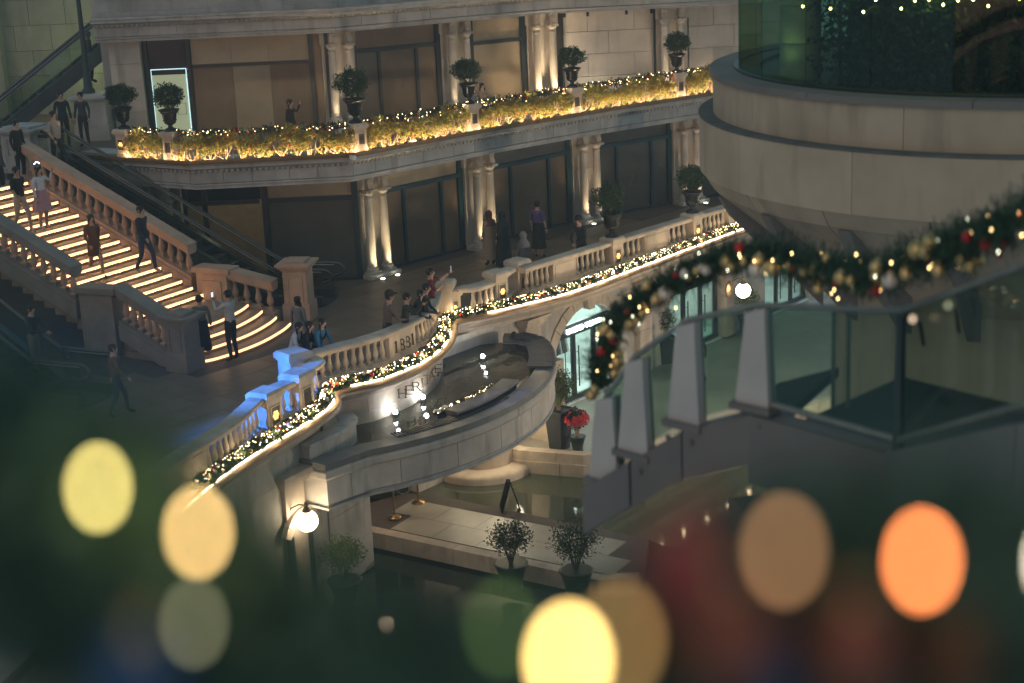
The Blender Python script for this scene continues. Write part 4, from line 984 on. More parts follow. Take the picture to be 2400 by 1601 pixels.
# --- urn with clipped box ball
um = MB(); um.lathe([(.17, 0), (.17, .05), (.13, .07), (.07, .10), (.055, .15), (.09, .18), (.15, .21), (.17, .28), (.20, .46), (.235, .52), (.27, .55), (.285, .565), (.285, .585), (.25, .59), (.22, .55)], 24)
URNM = um.mesh('urn_body', mat('urn lacquer', (.016, .018, .020), .22, .3, var=0))
bandm = MB().lathe([(.176, .275), (.192, .285), (.192, .30), (.18, .31)], 24).lathe([(.222, .485), (.238, .495), (.238, .505), (.232, .515)], 24).mesh('bands', mat('urn lacquer', (0, 0, 0)))
BALLS = []
for k in range(4):
    lm = MB(); leafcloud(lm, (.02*k, 0, .92+.02*k), (.45-.03*(k % 2), .43, .30+.035*(k % 3)), 2300, .055+.008*(k % 2), .45); leafcloud(lm, (.05*k, -.05, .97), (.36, .36, .26), 700, .05, .9)
    BALLS.append(lm.mesh('clipped_ball', LEAFD))
sm_ = MB()
for k in range(16):
    a = k*2.4; sm_.tube([(.05*math.cos(a), .05*math.sin(a), .52), (.12*math.cos(a), .12*math.sin(a), .68), (.26*math.cos(a), .26*math.sin(a), .85)], [.009, .007, .004], 5)
STEMM = sm_.mesh('stems', TWIGD)
SOILM = MB().lathe([(.22, .53), (.2, .55), (.01, .555)], 16).mesh('soil', SOIL)
def urn(p, z, label, k, s=1.):
    t = thing('potted_topiary', label, 'potted plant', (p[0], p[1], z), k*1.3, 'black urns with clipped box balls'); t.scale = (s, s, s)
    put('urn_body', URNM, t); put('urn_band', bandm, t); put('soil', SOILM, t); put('stems', STEMM, t); put('clipped_ball', BALLS[k % 4], t, kind='stuff')
    return t
# --- ledge piers with snowflakes on the upper terrace
LPX = [(270, 375), (388, 380), (843, 356), (1101, 307), (1347, 266), (1586, 228)]
ULAB = ['first urn from the street lamp, on the dim end pier of the upper terrace', 'urn silhouetted before the bright lit door', 'bushy urn in front of the first column pair', 'urn beside two heads in front of the second column pair', 'urn before the pale wall with its shadow on it', 'urn highest in the picture, beside the last column pair']
PIERS = []
lin = offset(LEDGE, -.34)
def nearest(path, p):
    best = min((i*.05 for i in range(int(plen(path)/.05))), key=lambda d: math.dist(along(path, d)[0], p)); return best
for i, (x, y) in enumerate(LPX):
    q = at(x, y, 3.8); d = nearest(lin, (q.x, q.y)); p, a = along(lin, d); PIERS.append(d)
    pier(p, a, ['dim snowflake pier at the open end of the hedge', 'white pier half hidden by leaves near the lit door', 'leafy pier at the bend of the hedge', 'bright pier glowing among the leaves under the second urn', 'pier with dark snowflake in the middle of the hedge', 'pier with dark snowflake near the tower'][i], w=.38, dp=.36, h=.78, z=3.765, lit=(i == 0), group='hedge piers of the upper terrace', name='hedge_pier')
    urn(p, 3.765+.83, ULAB[i], i, 1.0 if i != 2 else 1.12)
p, a = along(offset(RE, -.15), 3.88); urn(p, 1.05, 'urn on the terrace balustrade among the passers-by', 2, 1.15)
p, a = along(offset(RE, -.15), 7.72); urn(p, 1.05, 'urn half hidden behind the round tower', 1, 1.1)
# --- hedges
BULB = MB().ball((0, 0, 0), 1, 6, 4)
def tinyballs(pts, r, m, name, parent, n=6, mm=4):
    mb = MB()
    for p in pts: mb.ball(p, r*rnd.uniform(.8, 1.2), n, mm)
    return mb.build(name, m, parent, kind='stuff')
HL = ['short dim hedge piece by the end pier', 'lit hedge in front of the tan shop window', 'lit hedge below the second urn', 'golden lit hedge between the second and third urns of the row', 'golden lit hedge in front of the pale wall', 'lit hedge running behind the tower']
ends = [PIERS[0]+.2] + [d for d in PIERS[1:]] + [plen(lin)-1.2]
for i in range(6):
    d0, d1 = PIERS[i]+.18, (PIERS[i+1]-.18 if i < 5 else PIERS[5]+3.6)
    sp = cut(lin, d0, d1); L = plen(sp)
    t = thing('planted_hedge', HL[i], 'hedge', (0, 0, 0), group='trained hedges along the upper terrace')
    iron = MB(); k = 0
    back = offset(sp, -.16)
    dd = .06
    while dd < L:
        q, a = along(back, dd); iron.tube([(q[0], q[1], 3.77), (q[0], q[1], 4.5)], .008, 4); dd += .11
    for zz in (3.9, 4.48): iron.tube([(q[0], q[1], zz) for q in back], .012, 4)
    iron.build('iron_railing', BLACK, t)
    lv, lo, br = MB(), MB(), MB()
    for _ in range(int(L*1500)):
        dl = rnd.random()*L; q, a = along(sp, dl); h = min(1, max(0, rnd.betavariate(2.4, 1.7)))
        if .5*math.sin(dl*5.3+i*2+h*2.2)+.35*math.sin(dl*11.7-h*5)+.3*math.sin(h*9+dl*2.1) < -.42+rnd.uniform(-.2, .2): continue
        wob = .12*math.sin(q[0]*3.1)+.08*math.sin(q[0]*7.7+2)
        z = 3.82+h*(.72+wob); o = rnd.gauss(.05, .13)*(1.1-.5*abs(h-.5)); nn = (math.sin(a), -math.cos(a))
        if rnd.random() < .25 and h < .35: continue
        (lo if rnd.random() < .16 else lv).leaf((q[0]+nn[0]*o, q[1]+nn[1]*o, z), rvec()+Vector((nn[0]*.4, nn[1]*.4, .2)), rnd.uniform(.055, .125), rvec())
    lv.build('leaves', LEAF, t, kind='stuff'); lo.build('autumn_leaves', LEAFO, t, kind='stuff')
    dd = .2
    while dd < L:
        q, a = along(sp, dd); nn = (math.sin(a), -math.cos(a)); dv = (math.cos(a), math.sin(a))
        for b in range(5):
            u, w = rnd.uniform(-.35, .35), rnd.uniform(-.05, .16)
            p0 = Vector((q[0]+nn[0]*.05, q[1]+nn[1]*.05, 3.78)); p2 = p0 + Vector((dv[0]*u+nn[0]*w, dv[1]*u+nn[1]*w, rnd.uniform(.3, .6)))
            p1 = p0.lerp(p2, .5) + Vector((rnd.uniform(-.06, .06), rnd.uniform(-.06, .06), -.05))
            br.tube([p0, p1, p2], [.014, .010, .004], 4)
            for _ in range(2): br.tube([p1, p1+rvec()*.16+Vector((0, 0, .06))], [.006, .003], 3)
        dd += rnd.uniform(.28, .5)
    br.build('branches', TWIG, t, kind='stuff')
    MB().sweep(offset(sp, .27), [(-.012, 3.80), (.012, 3.80), (.012, 3.815), (-.012, 3.815)]).build('planter_light', LED_HEDGE, t)
    # garland along the top rail
    g = thing('hedge_garland', ['thin garland on the short dim hedge by the end pier', 'thin sparkling garland above the hedge at the tan window', 'thin sparkling garland below the second urn', 'thin sparkling garland between second and third urns', 'thin sparkling garland in front of the pale wall', 'thin garland running behind the tower'][i], 'garland', (0, 0, 0), group='garlands on the upper hedges')
    gf = MB(); gl = []; rb_, gb_ = [], []
    for _ in range(int(L*260)):
        q, a = along(sp, rnd.random()*L); gf.leaf((q[0]+rnd.gauss(0, .07), q[1]+rnd.gauss(0, .07), 4.56+rnd.gauss(0, .05)), rvec()+Vector((0, 0, .5)), rnd.uniform(.06, .11), rvec())
    for _ in range(int(L*13)):
        q, a = along(sp, rnd.random()*L); gl.append((q[0]+rnd.gauss(0, .07)+math.sin(a)*.08, q[1]+rnd.gauss(0, .07)-math.cos(a)*.08, 4.57+rnd.gauss(0, .06)))
    for _ in range(int(L*5)):
        q, a = along(sp, rnd.random()*L); (rb_ if rnd.random() < .5 else gb_).append((q[0]+math.sin(a)*.1, q[1]-math.cos(a)*.1, 4.53+rnd.gauss(0, .05)))
    d_ = .5
    while d_ < L:
        q, a = along(sp, d_); lamp('garland_glow', 'POINT', (q[0]+math.sin(a)*.2, q[1]-math.cos(a)*.2, 4.66), 2.2, (1, .72, .38), None, .05); d_ += 1.5
    gf.build('foliage', FIRD, g, kind='stuff'); tinyballs(gl, .009, FAIRY, 'fairy_lights', g); tinyballs(rb_, .035, RED, 'red_baubles', g, 8, 5); tinyballs(gb_, .035, GOLD, 'gold_baubles', g, 8, 5)

# --- garland round the terrace rim
BM = {'r': MB().ball((0, 0, 0), .05, 12, 8).mesh('bauble', RED), 'g': MB().ball((0, 0, 0), .05, 12, 8).mesh('bauble', GOLD), 'p': MB().ball((0, 0, 0), .05, 12, 8).mesh('bauble', PEARL)}
def rim_garland(label, path, d0, d1, nb, off=-.13, z=.27, r=.13, gw=4.6):
    sp = offset(cut(path, d0, d1), off); L = plen(sp); g = thing('rim_garland', label, 'garland', (0, 0, 0), group='garlands along the terrace rim')
    f1, f2 = MB(), MB(); lw_, ly = [], []
    for _ in range(int(L*1100)):
        q, a = along(sp, rnd.random()*L); an = rnd.uniform(-.3, math.pi+.3); k = rnd.uniform(.3, 1.)*(1+.25*math.sin(q[0]*9+q[1]*7)); nn = (math.sin(a), -math.cos(a))
        o, h = r*1.15*k*math.cos(an), r*k*math.sin(an)
        d = Vector((nn[0]*math.cos(an), nn[1]*math.cos(an), math.sin(an)*.8)) + rvec()*.9
        (f1 if rnd.random() < .6 else f2).leaf((q[0]+nn[0]*o, q[1]+nn[1]*o, z+h), d, rnd.uniform(.06, .12), rvec())
    f1.build('foliage', FIR, g, kind='stuff'); f2.build('dark_foliage', FIRD, g, kind='stuff')
    for _ in range(int(L*46)):
        q, a = along(sp, rnd.random()*L); an = rnd.uniform(.2, math.pi-.4); nn = (math.sin(a), -math.cos(a)); k = r*rnd.uniform(.9, 1.25)
        (lw_ if rnd.random() < .4 else ly).append((q[0]+nn[0]*k*math.cos(an), q[1]+nn[1]*k*math.cos(an), z+k*math.sin(an)))
    tinyballs(lw_, .009, FAIRYW, 'white_fairy_lights', g); tinyballs(ly, .010, FAIRY, 'warm_fairy_lights', g)
    d_ = .3
    while d_ < L:
        q, a = along(sp, d_); lamp('garland_glow', 'POINT', (q[0]+math.sin(a)*.16, q[1]-math.cos(a)*.16, z+.17), gw, (1, .74, .42), None, .05); d_ += 1.3
    for _ in range(nb):
        q, a = along(sp, rnd.random()*L); an = rnd.uniform(.1, 1.9); nn = (math.sin(a), -math.cos(a)); k = r*rnd.uniform(.8, 1.1)
        put('bauble', BM[rnd.choice('rggpp')], g, (q[0]+nn[0]*k*math.cos(an), q[1]+nn[1]*k*math.cos(an), z+k*math.sin(an)), 0, rnd.uniform(.55, 1.15))
    return g
rim_garland('fir garland with lights beneath the blue lit west balustrade', rl, 4.2, plen(rl)-.05, 66)
rim_garland('fir garland with baubles curling under the 1881 bow', rb, .05, plen(rb)-.05, 66)
rim_garland('long glittering fir garland below the straight balustrade', rr, .05, plen(rr)-.4, 120)
bg_ = arcp(5.93, -46, -24, 10)
rim_garland('short dim garland lying beside the curved bench', [(p[0], p[1]) for p in bg_], 0, plen(bg_), 24, 0, -.62, .08, .15)
MB().sweep(arcp(5.93, -46, -24, 10), [(-.07, -.98), (.07, -.98), (.07, -.64), (-.07, -.64)]).build('bench_back_kerb', mat('dark bench stone', (0, 0, 0)), bench)

# --- lower court pots
def shrub(c, r, n, size, m=LEAFD, shell=.35):
    lm = MB(); leafcloud(lm, c, r, n, size, shell); return lm
def potted(label, p, z, hp, w, hs, m, r, n, lsize, group=None, tall=True, shape='square', rz=.3, extra=None):
    t = thing('potted_shrub', label, 'potted plant', (p[0], p[1], z), rz, group)
    if shape == 'square':
        b = MB(); k = .62; w2 = w/2
        b.hexa([(-w2*k, -w2*k, 0), (w2*k, -w2*k, 0), (w2*k, w2*k, 0), (-w2*k, w2*k, 0), (-w2*.8, -w2*.8, hp*.8), (w2*.8, -w2*.8, hp*.8), (w2*.8, w2*.8, hp*.8), (-w2*.8, w2*.8, hp*.8)])
        b.hexa([(-w2*.8, -w2*.8, hp*.8), (w2*.8, -w2*.8, hp*.8), (w2*.8, w2*.8, hp*.8), (-w2*.8, w2*.8, hp*.8), (-w2, -w2, hp), (w2, -w2, hp), (w2, w2, hp), (-w2, w2, hp)])
        b.build('planter', mat('graphite planter', (.035, .04, .042), .45, var=.15), t)
        f = MB()
        for sx, sy, dx, dy in ((0, -1, 1, 0), (0, 1, 1, 0), (-1, 0, 0, 1), (1, 0, 0, 1)): f.box((sx*w2*.93, sy*w2*.93, hp+.012), (w*.93*dx+.05*(1-dx)+.05*dx, w*.83*dy+.05*(1-dy), .03))
        f.build('rim', mat('graphite planter', (0, 0, 0)), t)
    else:
        MB().lathe([(w*.33, 0), (w*.36, .03), (w*.3, .06), (w*.38, hp*.5), (w*.5, hp*.93), (w*.53, hp*.95), (w*.53, hp), (w*.45, hp)], 18).build('pot', mat('dark pot', (.02, .03, .022), .4, var=.2), t)
    MB().lathe([(w*.42, hp-.03), (.01, hp-.02)], 12).build('soil', SOIL, t)
    st = MB()
    for k in range(14):
        a = k*2.4; st.tube([(.03*math.cos(a), .03*math.sin(a), hp-.03), (r[0]*.25*math.cos(a), r[0]*.25*math.sin(a), hp+hs*.35), (r[0]*.7*math.cos(a+.3), r[0]*.7*math.sin(a+.3), hp+hs*.75)], [.012, .009, .004], 5)
    st.build('stems', TWIG if tall else TWIGD, t)
    shrub((0, 0, hp+hs*.62), r, n, lsize, m).build('leaves', m, t, kind='stuff')
    if extra: extra(t, hp, hs, r)
    return t
LEAFY = mat('fresh leaf', (.12, .17, .035), .5, var=.5, scale=9)
q = at(1312, 1050, ZS)
def dry(t, hp, hs, r): shrub((.12, -.1, hp+hs*.55), (r[0]*.35, r[1]*.35, r[2]*.7), 300, .05, LEAFO).build('withered_leaves', LEAFO, t, kind='stuff')
potted('leafy shrub in a tall tapered graphite planter beside the shop door', (q.x, q.y), ZS, 1.05, .62, 1.0, LEAFY, (.5, .5, .5), 3400, .055, rz=WANG, extra=dry)
q = at(1354, 1058, ZS)
def stars(t, hp, hs, r):
    fm = MB()
    for _ in range(34):
        v = rvec(); v.z = abs(v.z)*.9+.1; c = Vector((v.x*r[0]*1.05, v.y*r[1]*1.05, hp+hs*.55+v.z*r[2]*.95))
        for k in range(6):
            a = k*math.pi/3; d = (v.orthogonal().normalized()*math.cos(a) + v.cross(v.orthogonal().normalized())*math.sin(a)); fm.leaf(c+d*.05, d+v*.25, .12, v)
    fm.build('red_bracts', mat('poinsettia red', (.50, .02, .035), .5, var=.3, scale=8), t, kind='stuff')
potted('red poinsettia in a round dark pot next to the tall planter', (q.x, q.y), ZS, .42, .42, .75, LEAFD, (.3, .3, .28), 900, .07, shape='round', extra=stars)
for (x, y, lb, mm, rr_) in ((812, 1415, 'bright leafed bush in a dark pot below the globe lamp', LEAFY, .5), (1200, 1375, 'dark round bush in a pot at the platform edge', LEAFD, .5), (1352, 1392, 'larger twiggy bush in a pot at the platform corner', LEAFD, .58)):
    q = at(x, y, ZP-.2)
    potted(lb, (q.x, q.y), ZP-.25, .62, .72, .95*rr_*2, mm, (rr_, rr_, rr_*.78), 2200, .055, shape='round', tall=False, group='bushes round the plaza platform')
for (x, y, lb) in ((1755, 800, 'small bush beside the wall lamp behind the glass'), (1560, 850, 'dark bush behind the glass near the second arch')):
    q = at(x, y, ZS); potted(lb, (q.x, q.y), ZS, .8, .55, .9, LEAFY if x > 1700 else LEAFD, (.4, .4, .38), 1300, .055, shape='square')
# --- stanchions, rope, A-board
sa, sb = at(925, 1213, ZP), at(981, 1178, ZP)
BRASS = mat('brass', (.42, .26, .12), .3, .9, var=0)
for p, lb in ((sa, 'brass rope stanchion standing closer to the platform steps'), (sb, 'brass rope stanchion partly hidden by the basin rim')):
    t = thing('rope_stanchion', lb, 'stanchion', (p.x, p.y, ZP), group='rope stanchions')
    MB().lathe([(.17, 0), (.17, .02), (.15, .035), (.04, .05), (.03, .06)], 24).build('base', BRASS, t)
    MB().lathe([(.026, .05), (.026, .92), (.035, .93)], 12).build('post', BRASS, t)
    MB().ball((0, 0, .97), .05, 12, 8).build('knob', BRASS, t)
rp = MB(); pts = []
for k in range(13):
    u = k/12; v = Vector((sa.x, sa.y, ZP+.85)).lerp(Vector((sb.x, sb.y, ZP+.85)), u); v.z -= .42*4*u*(1-u); pts.append(v)
rp.tube(pts, .02, 8).build('barrier_rope', mat('rope', (.10, .06, .03), .8, var=.2), None, label='dark rope sagging between the two stanchions', cat='rope')
q = at(1196, 1192, ZP); t = thing('a_board', 'black folding A-board sign standing on the plaza platform', 'sign', (q.x, q.y, ZP), rad(97)); t.scale = (.8, .8, .8)
for sg in (-1, 1): MB().hexa([(-.3, sg*.28-.02, 0), (.3, sg*.28-.02, 0), (.3, sg*.28+.02, 0), (-.3, sg*.28+.02, 0), (-.3, sg*.03-.02, .85), (.3, sg*.03-.02, .85), (.3, sg*.03+.02, .85), (-.3, sg*.03+.02, .85)]).build('board', mat('matt black board', (.012, .012, .012), .95, var=0, spec=.05), t)
MB().box((0, 0, .86), (.3, .05, .05)).build('hinge', mat('matt black board', (.012, .012, .012), .95, var=0, spec=.05), t)
# --- globe wall lamps
def globe(label, p, wall, r=.225):
    t = thing('globe_lamp', label, 'lamp', p, group='globe wall lamps'); w = Vector(wall)-Vector(p); dn = w.normalized()
    MB().ball((0, 0, 0), r, 20, 12).build('globe', emat('globe glow', (1, .82, .56), 22), t)
    MB().lathe([(r*.42, r*.9), (r*.46, r*.98), (r*.3, r*1.2), (r*.2, r*1.35), (r*.16, r*1.5), (r*.2, r*1.55), (r*.14, r*1.65), (r*.18, r*1.75), (r*.08, r*1.9)], 14).build('cap', BRONZE, t)
    MB().tube([Vector((0, 0, r*1.5)), dn*w.length*.35+Vector((0, 0, r*1.55)), dn*w.length*.75+Vector((0, 0, r*1.1)), dn*w.length*.96+Vector((0, 0, r*.1)), dn*w.length*.98+Vector((0, 0, -r*.3))], .018, 8).build('arm', BRONZE, t)
    a = math.atan2(dn.y, dn.x); o = MB().lathe([(.16, 0), (.16, .02), (.10, .04), (.03, .06)], 18).build('wall_plate', BRONZE, t); o.location = dn*w.length*.97+Vector((0, 0, -r*.2)); o.rotation_euler = (0, rad(-90), a); o.scale = (1.5, 1, 1)
gp_ = atd(720, 1221, 33.3); globe('large glowing globe lamp on the stone pilaster below the west rim', tuple(gp_), (pl.x-.05, pl.y-.06, gp_.z))
g2 = atd(1742, 681, 43.5); globe('small glowing globe lamp seen behind the glass stair', tuple(g2), (g2.x-.35, g2.y+.35, g2.z), .2)
# --- security camera and floodlight on the upper ledge
for (x, y, lb) in ((828, 372, 'small white security camera at the corner of the ledge'), (966, 338, 'white floodlight box on the ledge gutter')):
    q = at(x, y, 3.72); t = thing('security_camera' if x < 900 else 'floodlight', lb, 'camera' if x < 900 else 'light', (q.x, q.y-.1, 3.72))
    MB().box((0, 0, .05), (.10 if x < 900 else .2, .24 if x < 900 else .16, .1 if x < 900 else .16), .5).build('housing', mat('white plastic', (.7, .7, .68), .4, var=0), t); MB().tube([(0, .05, .05), (0, .16, .12)], .02, 6).build('mount', BLACK, t)
# ================================================================== ROUND TOWER
TC = (7.45, 23.0)
tow = thing('round_tower', 'round stone tower with stepped parapets and a glazed planted drum', 'tower', (0, 0, 0))
TST = mat('tower stone', (.52, .40, .285), .7, var=.22, scale=.7, bump=.15, bscale=20, stain=.38)
TSTD = mat('tower coping', (.20, .185, .165), .7, var=.2, scale=.9, bump=.15, bscale=20)
def tarc(r, a0=75, a1=330, n=64): return arcp(r, a0, a1, n, TC)
MB().sweep(tarc(4.34), [(-.3, 7.4), (0, 7.4), (0, 7.96), (-.3, 7.96)]).build('parapet_backing', JOINT, tow)
blocks(tarc(4.42), 0, 7.43, 7.96, 2.1, .1, 'parapet_panel', TST, tow, .007, .35)
blocks(tarc(4.47), 0, 7.965, 8.05, 2.6, .72, 'coping_stone', TSTD, tow, .010, .3)
MB().sweep(tarc(4.55), [(-.4, 6.55), (0, 6.55), (.0, 7.42), (-.4, 7.42)]).build('drum_backing', JOINT, tow)
blocks(tarc(4.63), 0, 7.405, 7.43, 2.6, .4, 'ledge_stone', mat('shaded ledge', (.12, .12, .11), .8, var=.3), tow, .010, .3)  # shadow of the set-back between the rings, put into a dark colour
blocks(tarc(4.62), 0, 6.62, 7.40, 1.9, .12, 'drum_panel', TST, tow, .007, .3)
for (r0, z0, r1, z1) in ((4.60, 6.615, 4.45, 6.38), (4.45, 6.375, 2.7, 4.95)):
    n = 40; a0, a1 = 75, 330
    for k in range(14):
        m = MB(); A = a0+(a1-a0)*k/14+.12; B = a0+(a1-a0)*(k+1)/14-.12
        vs = []
        for j in range(5):
            an = rad(A+(B-A)*j/4); c, s = math.cos(an), math.sin(an)
            for r_, z_ in ((r0, z0), (r1, z1), (r1-.12, z1), (r0-.12, z0)): vs.append((TC[0]+r_*c, TC[1]+r_*s, z_))
        fs = [];
        for j in range(4):
            for q in range(4): fs.append((j*4+q, (j+1)*4+q, (j+1)*4+(q+1) % 4, j*4+(q+1) % 4))
        fs += [(0, 1, 2, 3), (19, 18, 17, 16)]
        m.add(vs, fs, False).build('corbel_stone', TST, tow)
MB().lathe([(2.65, -4.8), (2.65, 5.2)], 40, (TC[0], TC[1], 0)).build('shaft', TST, tow)
for an in (188, 206, 224, 242):      # fins under the corbel
    c, s = math.cos(rad(an)), math.sin(rad(an)); w = (-s*.09, c*.09)
    q = [(3.0, 4.7), (3.0, 6.4), (4.5, 6.37), (4.35, 6.1)]
    vs = [(TC[0]+r*c+w[0]*g, TC[1]+r*s+w[1]*g, z) for g in (-1, 1) for r, z in q]
    MB().add(vs, [(0, 1, 2, 3), (7, 6, 5, 4), (0, 3, 7, 4), (3, 2, 6, 7), (2, 1, 5, 6), (1, 0, 4, 5)], False).build('corbel_fin', TSTD, tow)
MB().lathe([(4.0, 7.9), (4.0, 7.99)], 48, (TC[0], TC[1], 0)).build('drum_floor', TSTD, tow)
TGL = glass('tower glass', (.66, .78, .68), 0., .03, .35)
pth = tarc(4.08, 90, 330, 16)
for k in range(16):
    sp = cut(pth, plen(pth)*k/16+.006, plen(pth)*(k+1)/16-.006)
    MB().sweep(sp, [(-.02, 8.06), (0, 8.06), (0, 10.9), (-.02, 10.9)]).build('glass_pane', TGL, tow)
MB().sweep(tarc(4.1, 90, 330, 40), [(-.05, 8.045), (.02, 8.045), (.02, 8.075), (-.05, 8.075)]).build('glass_channel', DARKF, tow)
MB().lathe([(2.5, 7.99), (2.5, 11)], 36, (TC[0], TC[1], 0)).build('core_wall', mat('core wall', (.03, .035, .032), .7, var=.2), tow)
cc = (TC[0]+3.45*math.cos(rad(193)), TC[1]+3.45*math.sin(rad(193)))
for k in range(6): MB().lathe([(.28, 8.0+.5*k), (.28, 8.0+.5*k+.48), (.26, 8.0+.5*k+.49)], 20, (cc[0], cc[1], 0)).build('column_drum', mat('green lit stone', (.36, .37, .27), .7, var=.2), tow)
lamp('drum_column_light', 'SPOT', (cc[0]-.35, cc[1]-.45, 8.1), 5, (.75, .95, .45), None, .05, (cc[0], cc[1], 9.6), 90, 1)
th_ = thing('drum_hedge', 'tall dark hedge planted behind the tower glass', 'hedge', (0, 0, 0))
hm = MB()
for _ in range(22000):
    an = rad(rnd.uniform(203, 300)); r_ = rnd.uniform(2.9, 3.7); z = 8.0+rnd.random()**.8*3.0
    hm.leaf((TC[0]+r_*math.cos(an), TC[1]+r_*math.sin(an), z), rvec()+Vector((0, 0, .4)), rnd.uniform(.06, .13), rvec())
hm.build('leaves', LEAFD, th_, kind='stuff')
tr_ = MB()
for k in range(24):
    an = rad(204+k*3.6); tr_.tube([(TC[0]+3.2*math.cos(an), TC[1]+3.2*math.sin(an), 8.0), (TC[0]+3.3*math.cos(an+.02), TC[1]+3.3*math.sin(an+.02), 10.8)], [.03, .015], 5)
tr_.build('trunks', TWIGD, th_)
tl = thing('string_lights', 'string of warm lights high behind the tower glass', 'string lights', (0, 0, 0))
pts = []
for k in range(30):
    an = rad(206+k*2.6); pts.append((TC[0]+3.9*math.cos(an), TC[1]+3.9*math.sin(an), 9.16+.05*math.sin(k*1.7)+rnd.gauss(0, .02)+(.06 if k % 3 else -.1)))
MB().tube(pts, .006, 4).build('wire', BLACK, tl)
bmk = MB().ball((0, 0, 0), .015, 8, 6).mesh('bulb', emat('string bulb', (1, .72, .28), 26, False))
for p in pts: put('bulb', bmk, tl, p)
lamp('drum_glow', 'POINT', (TC[0]+3.5*math.cos(rad(232)), TC[1]+3.75*math.sin(rad(232)), 9.4), 9, (.8, .95, .35), None, .2)

# ================================================================== GLASS STAIR WITH GARLAND (middle distance)
gst = thing('glass_stair', 'glass sided outdoor stair with white fins in front of the shops', 'stair', (0, 0, 0))
FIN = mat('painted fin', (.50, .46, .43), .55, var=.12, scale=2)
STRG = mat('stair side', (.17, .15, .14), .6, var=.15, scale=1.2)
SGL = glass('stair glass', (.64, .76, .71), 0., .03, .35)
FINS = [(1395, 1098, 1402, 885, 12.3), (1462, 1033, 1490, 795, 12.0), (1578, 965, 1600, 712, 11.7), (1735, 925, 1755, 682, 11.4)]
fb = []
for (bx, by, tx, ty, D) in FINS:
    b = atd(bx*DD, by*DD, D); t_ = atd(tx*DD, ty*DD, D); h = t_.z-b.z
    b = Vector((b.x, b.y, b.z)); fb.append((b, h))
    w0, w1 = .14, .085
    m = MB(); d = Vector((.72, -.69, 0)); s = Vector((.69, .72, 0))
    pts = []
    for z, w in ((0, w0), (h*.85, w1)):
        for a, c in ((-1, -1), (1, -1), (1, 1), (-1, 1)): pts.append(b + d*w*a + s*.05*c + Vector((d.x*z*.04, d.y*z*.04, z)))
    m.hexa(pts); q = pts[4:]; tp = [v + Vector((0, 0, h*.15*(1 if k in (1, 2) else .45))) for k, v in enumerate(q)]; m.hexa(q+tp)
    m.build('fin', FIN, gst)
    pts = [Vector((b.x, b.y, b.z-.05))+d*.17*a+s*.09*c for a, c in ((-1, -1), (1, -1), (1, 1), (-1, 1))]
    MB().hexa(pts+[p+Vector((0, 0, .05)) for p in pts]).build('fin_shoe', STRG, gst)
    for sx in (-.1, .1): MB().ball(b+d*sx-s*.1+Vector((0, 0, -.12)), .022, 8, 6).build('bolt', STRG, gst)
CT = Vector((2.5, 10.0)); RTp = Vector((2.74, 8.1)); RT2 = Vector((3.3, 5.6))
b1, b4 = fb[0][0], fb[3][0]
# side stringer stepping up under the fins, then round the corner
path3 = [Vector((b1.x-.13, b1.y+.1, b1.z-.10)), fb[1][0]+Vector((0, 0, -.06)), fb[2][0]+Vector((0, 0, -.06)), b4+Vector((0, 0, -.06)), Vector((CT.x, CT.y, 7.08)), Vector((RTp.x, RTp.y, 7.92)), Vector((RT2.x, RT2.y, 9.0))]
for i in range(len(path3)-1):
    a, b = path3[i], path3[i+1]; n = Vector((b.y-a.y, a.x-b.x, 0)).normalized(); d = (b-a)
    e = (b-a).normalized()*.004
    q = []
    for dz in (-.36 if i < 3 else -.5, 0):
        for p, o in ((a+e, .10), (b-e, .10), (b-e, -.10), (a+e, -.10)): q.append(p + n*(-o) + Vector((0, 0, dz)))
    MB().hexa(q).build('stringer', STRG, gst)
    # tread slab behind and underside in front
    q = []
    for dz in (-.30, -.22):
        for p, o in ((a+e, .12), (b-e, .12), (b-e, 1.9), (a+e, 1.9)): q.append(p - n*o*(-1 if False else 1)*(1) * (-1) + Vector((0, 0, dz)) if False else p + n*(-o) + Vector((0, 0, dz)))
    MB().hexa(q).build('stair_slab', mat('stair deck', (.028, .032, .03), .6, var=.2), gst)
# soffit blocks under the walkway
lo = [(v.x, v.y) for v in path3[:5]]
MB().prism([(lo[2][0]+.25, lo[2][1]-.3), lo[3], lo[4], (2.75, 9.2), (2.0, 9.4)], 6.25, 6.5).build('landing_block', STRG, gst)
# glass panes and rails
rail = [Vector((b1.x, b1.y, b1.z+fb[0][1]*.95)), Vector((fb[1][0].x, fb[1][0].y, fb[1][0].z+fb[1][1]*.98)), Vector((fb[2][0].x, fb[2][0].y, fb[2][0].z+fb[2][1]*.98)), Vector((b4.x, b4.y, b4.z+fb[3][1])), Vector((CT.x, CT.y, 8.03)), Vector((RTp.x, RTp.y, 8.80)), Vector((RT2.x, RT2.y, 9.9))]
bot = [Vector((b1.x, b1.y, b1.z)), fb[1][0], fb[2][0], b4, Vector((CT.x, CT.y, 7.14)), Vector((RTp.x, RTp.y, 8.0)), Vector((RT2.x, RT2.y, 9.1))]
for i in range(6):
    g = MB(); a, b, c, d = rail[i], rail[i+1], bot[i+1], bot[i]; n = Vector((b.y-a.y, a.x-b.x, 0)).normalized()*.006
    e = (b-a)*.02
    g.hexa([d+e+n, c-e+n, c-e-n, d+e-n, a+e+n, b-e+n, b-e-n, a+e-n]); g.build('glass_pane', SGL, gst)
MB().tube(rail, .022, 8).build('top_rail', mat('rail steel', (.30, .30, .26), .4, .6, var=.2), gst)
for i in range(3, 6):
    MB().tube([bot[i]+Vector((0, 0, .02)), bot[i+1]+Vector((0, 0, .02))], .028, 8).build('bottom_rail', mat('rail steel', (0, 0, 0)), gst)
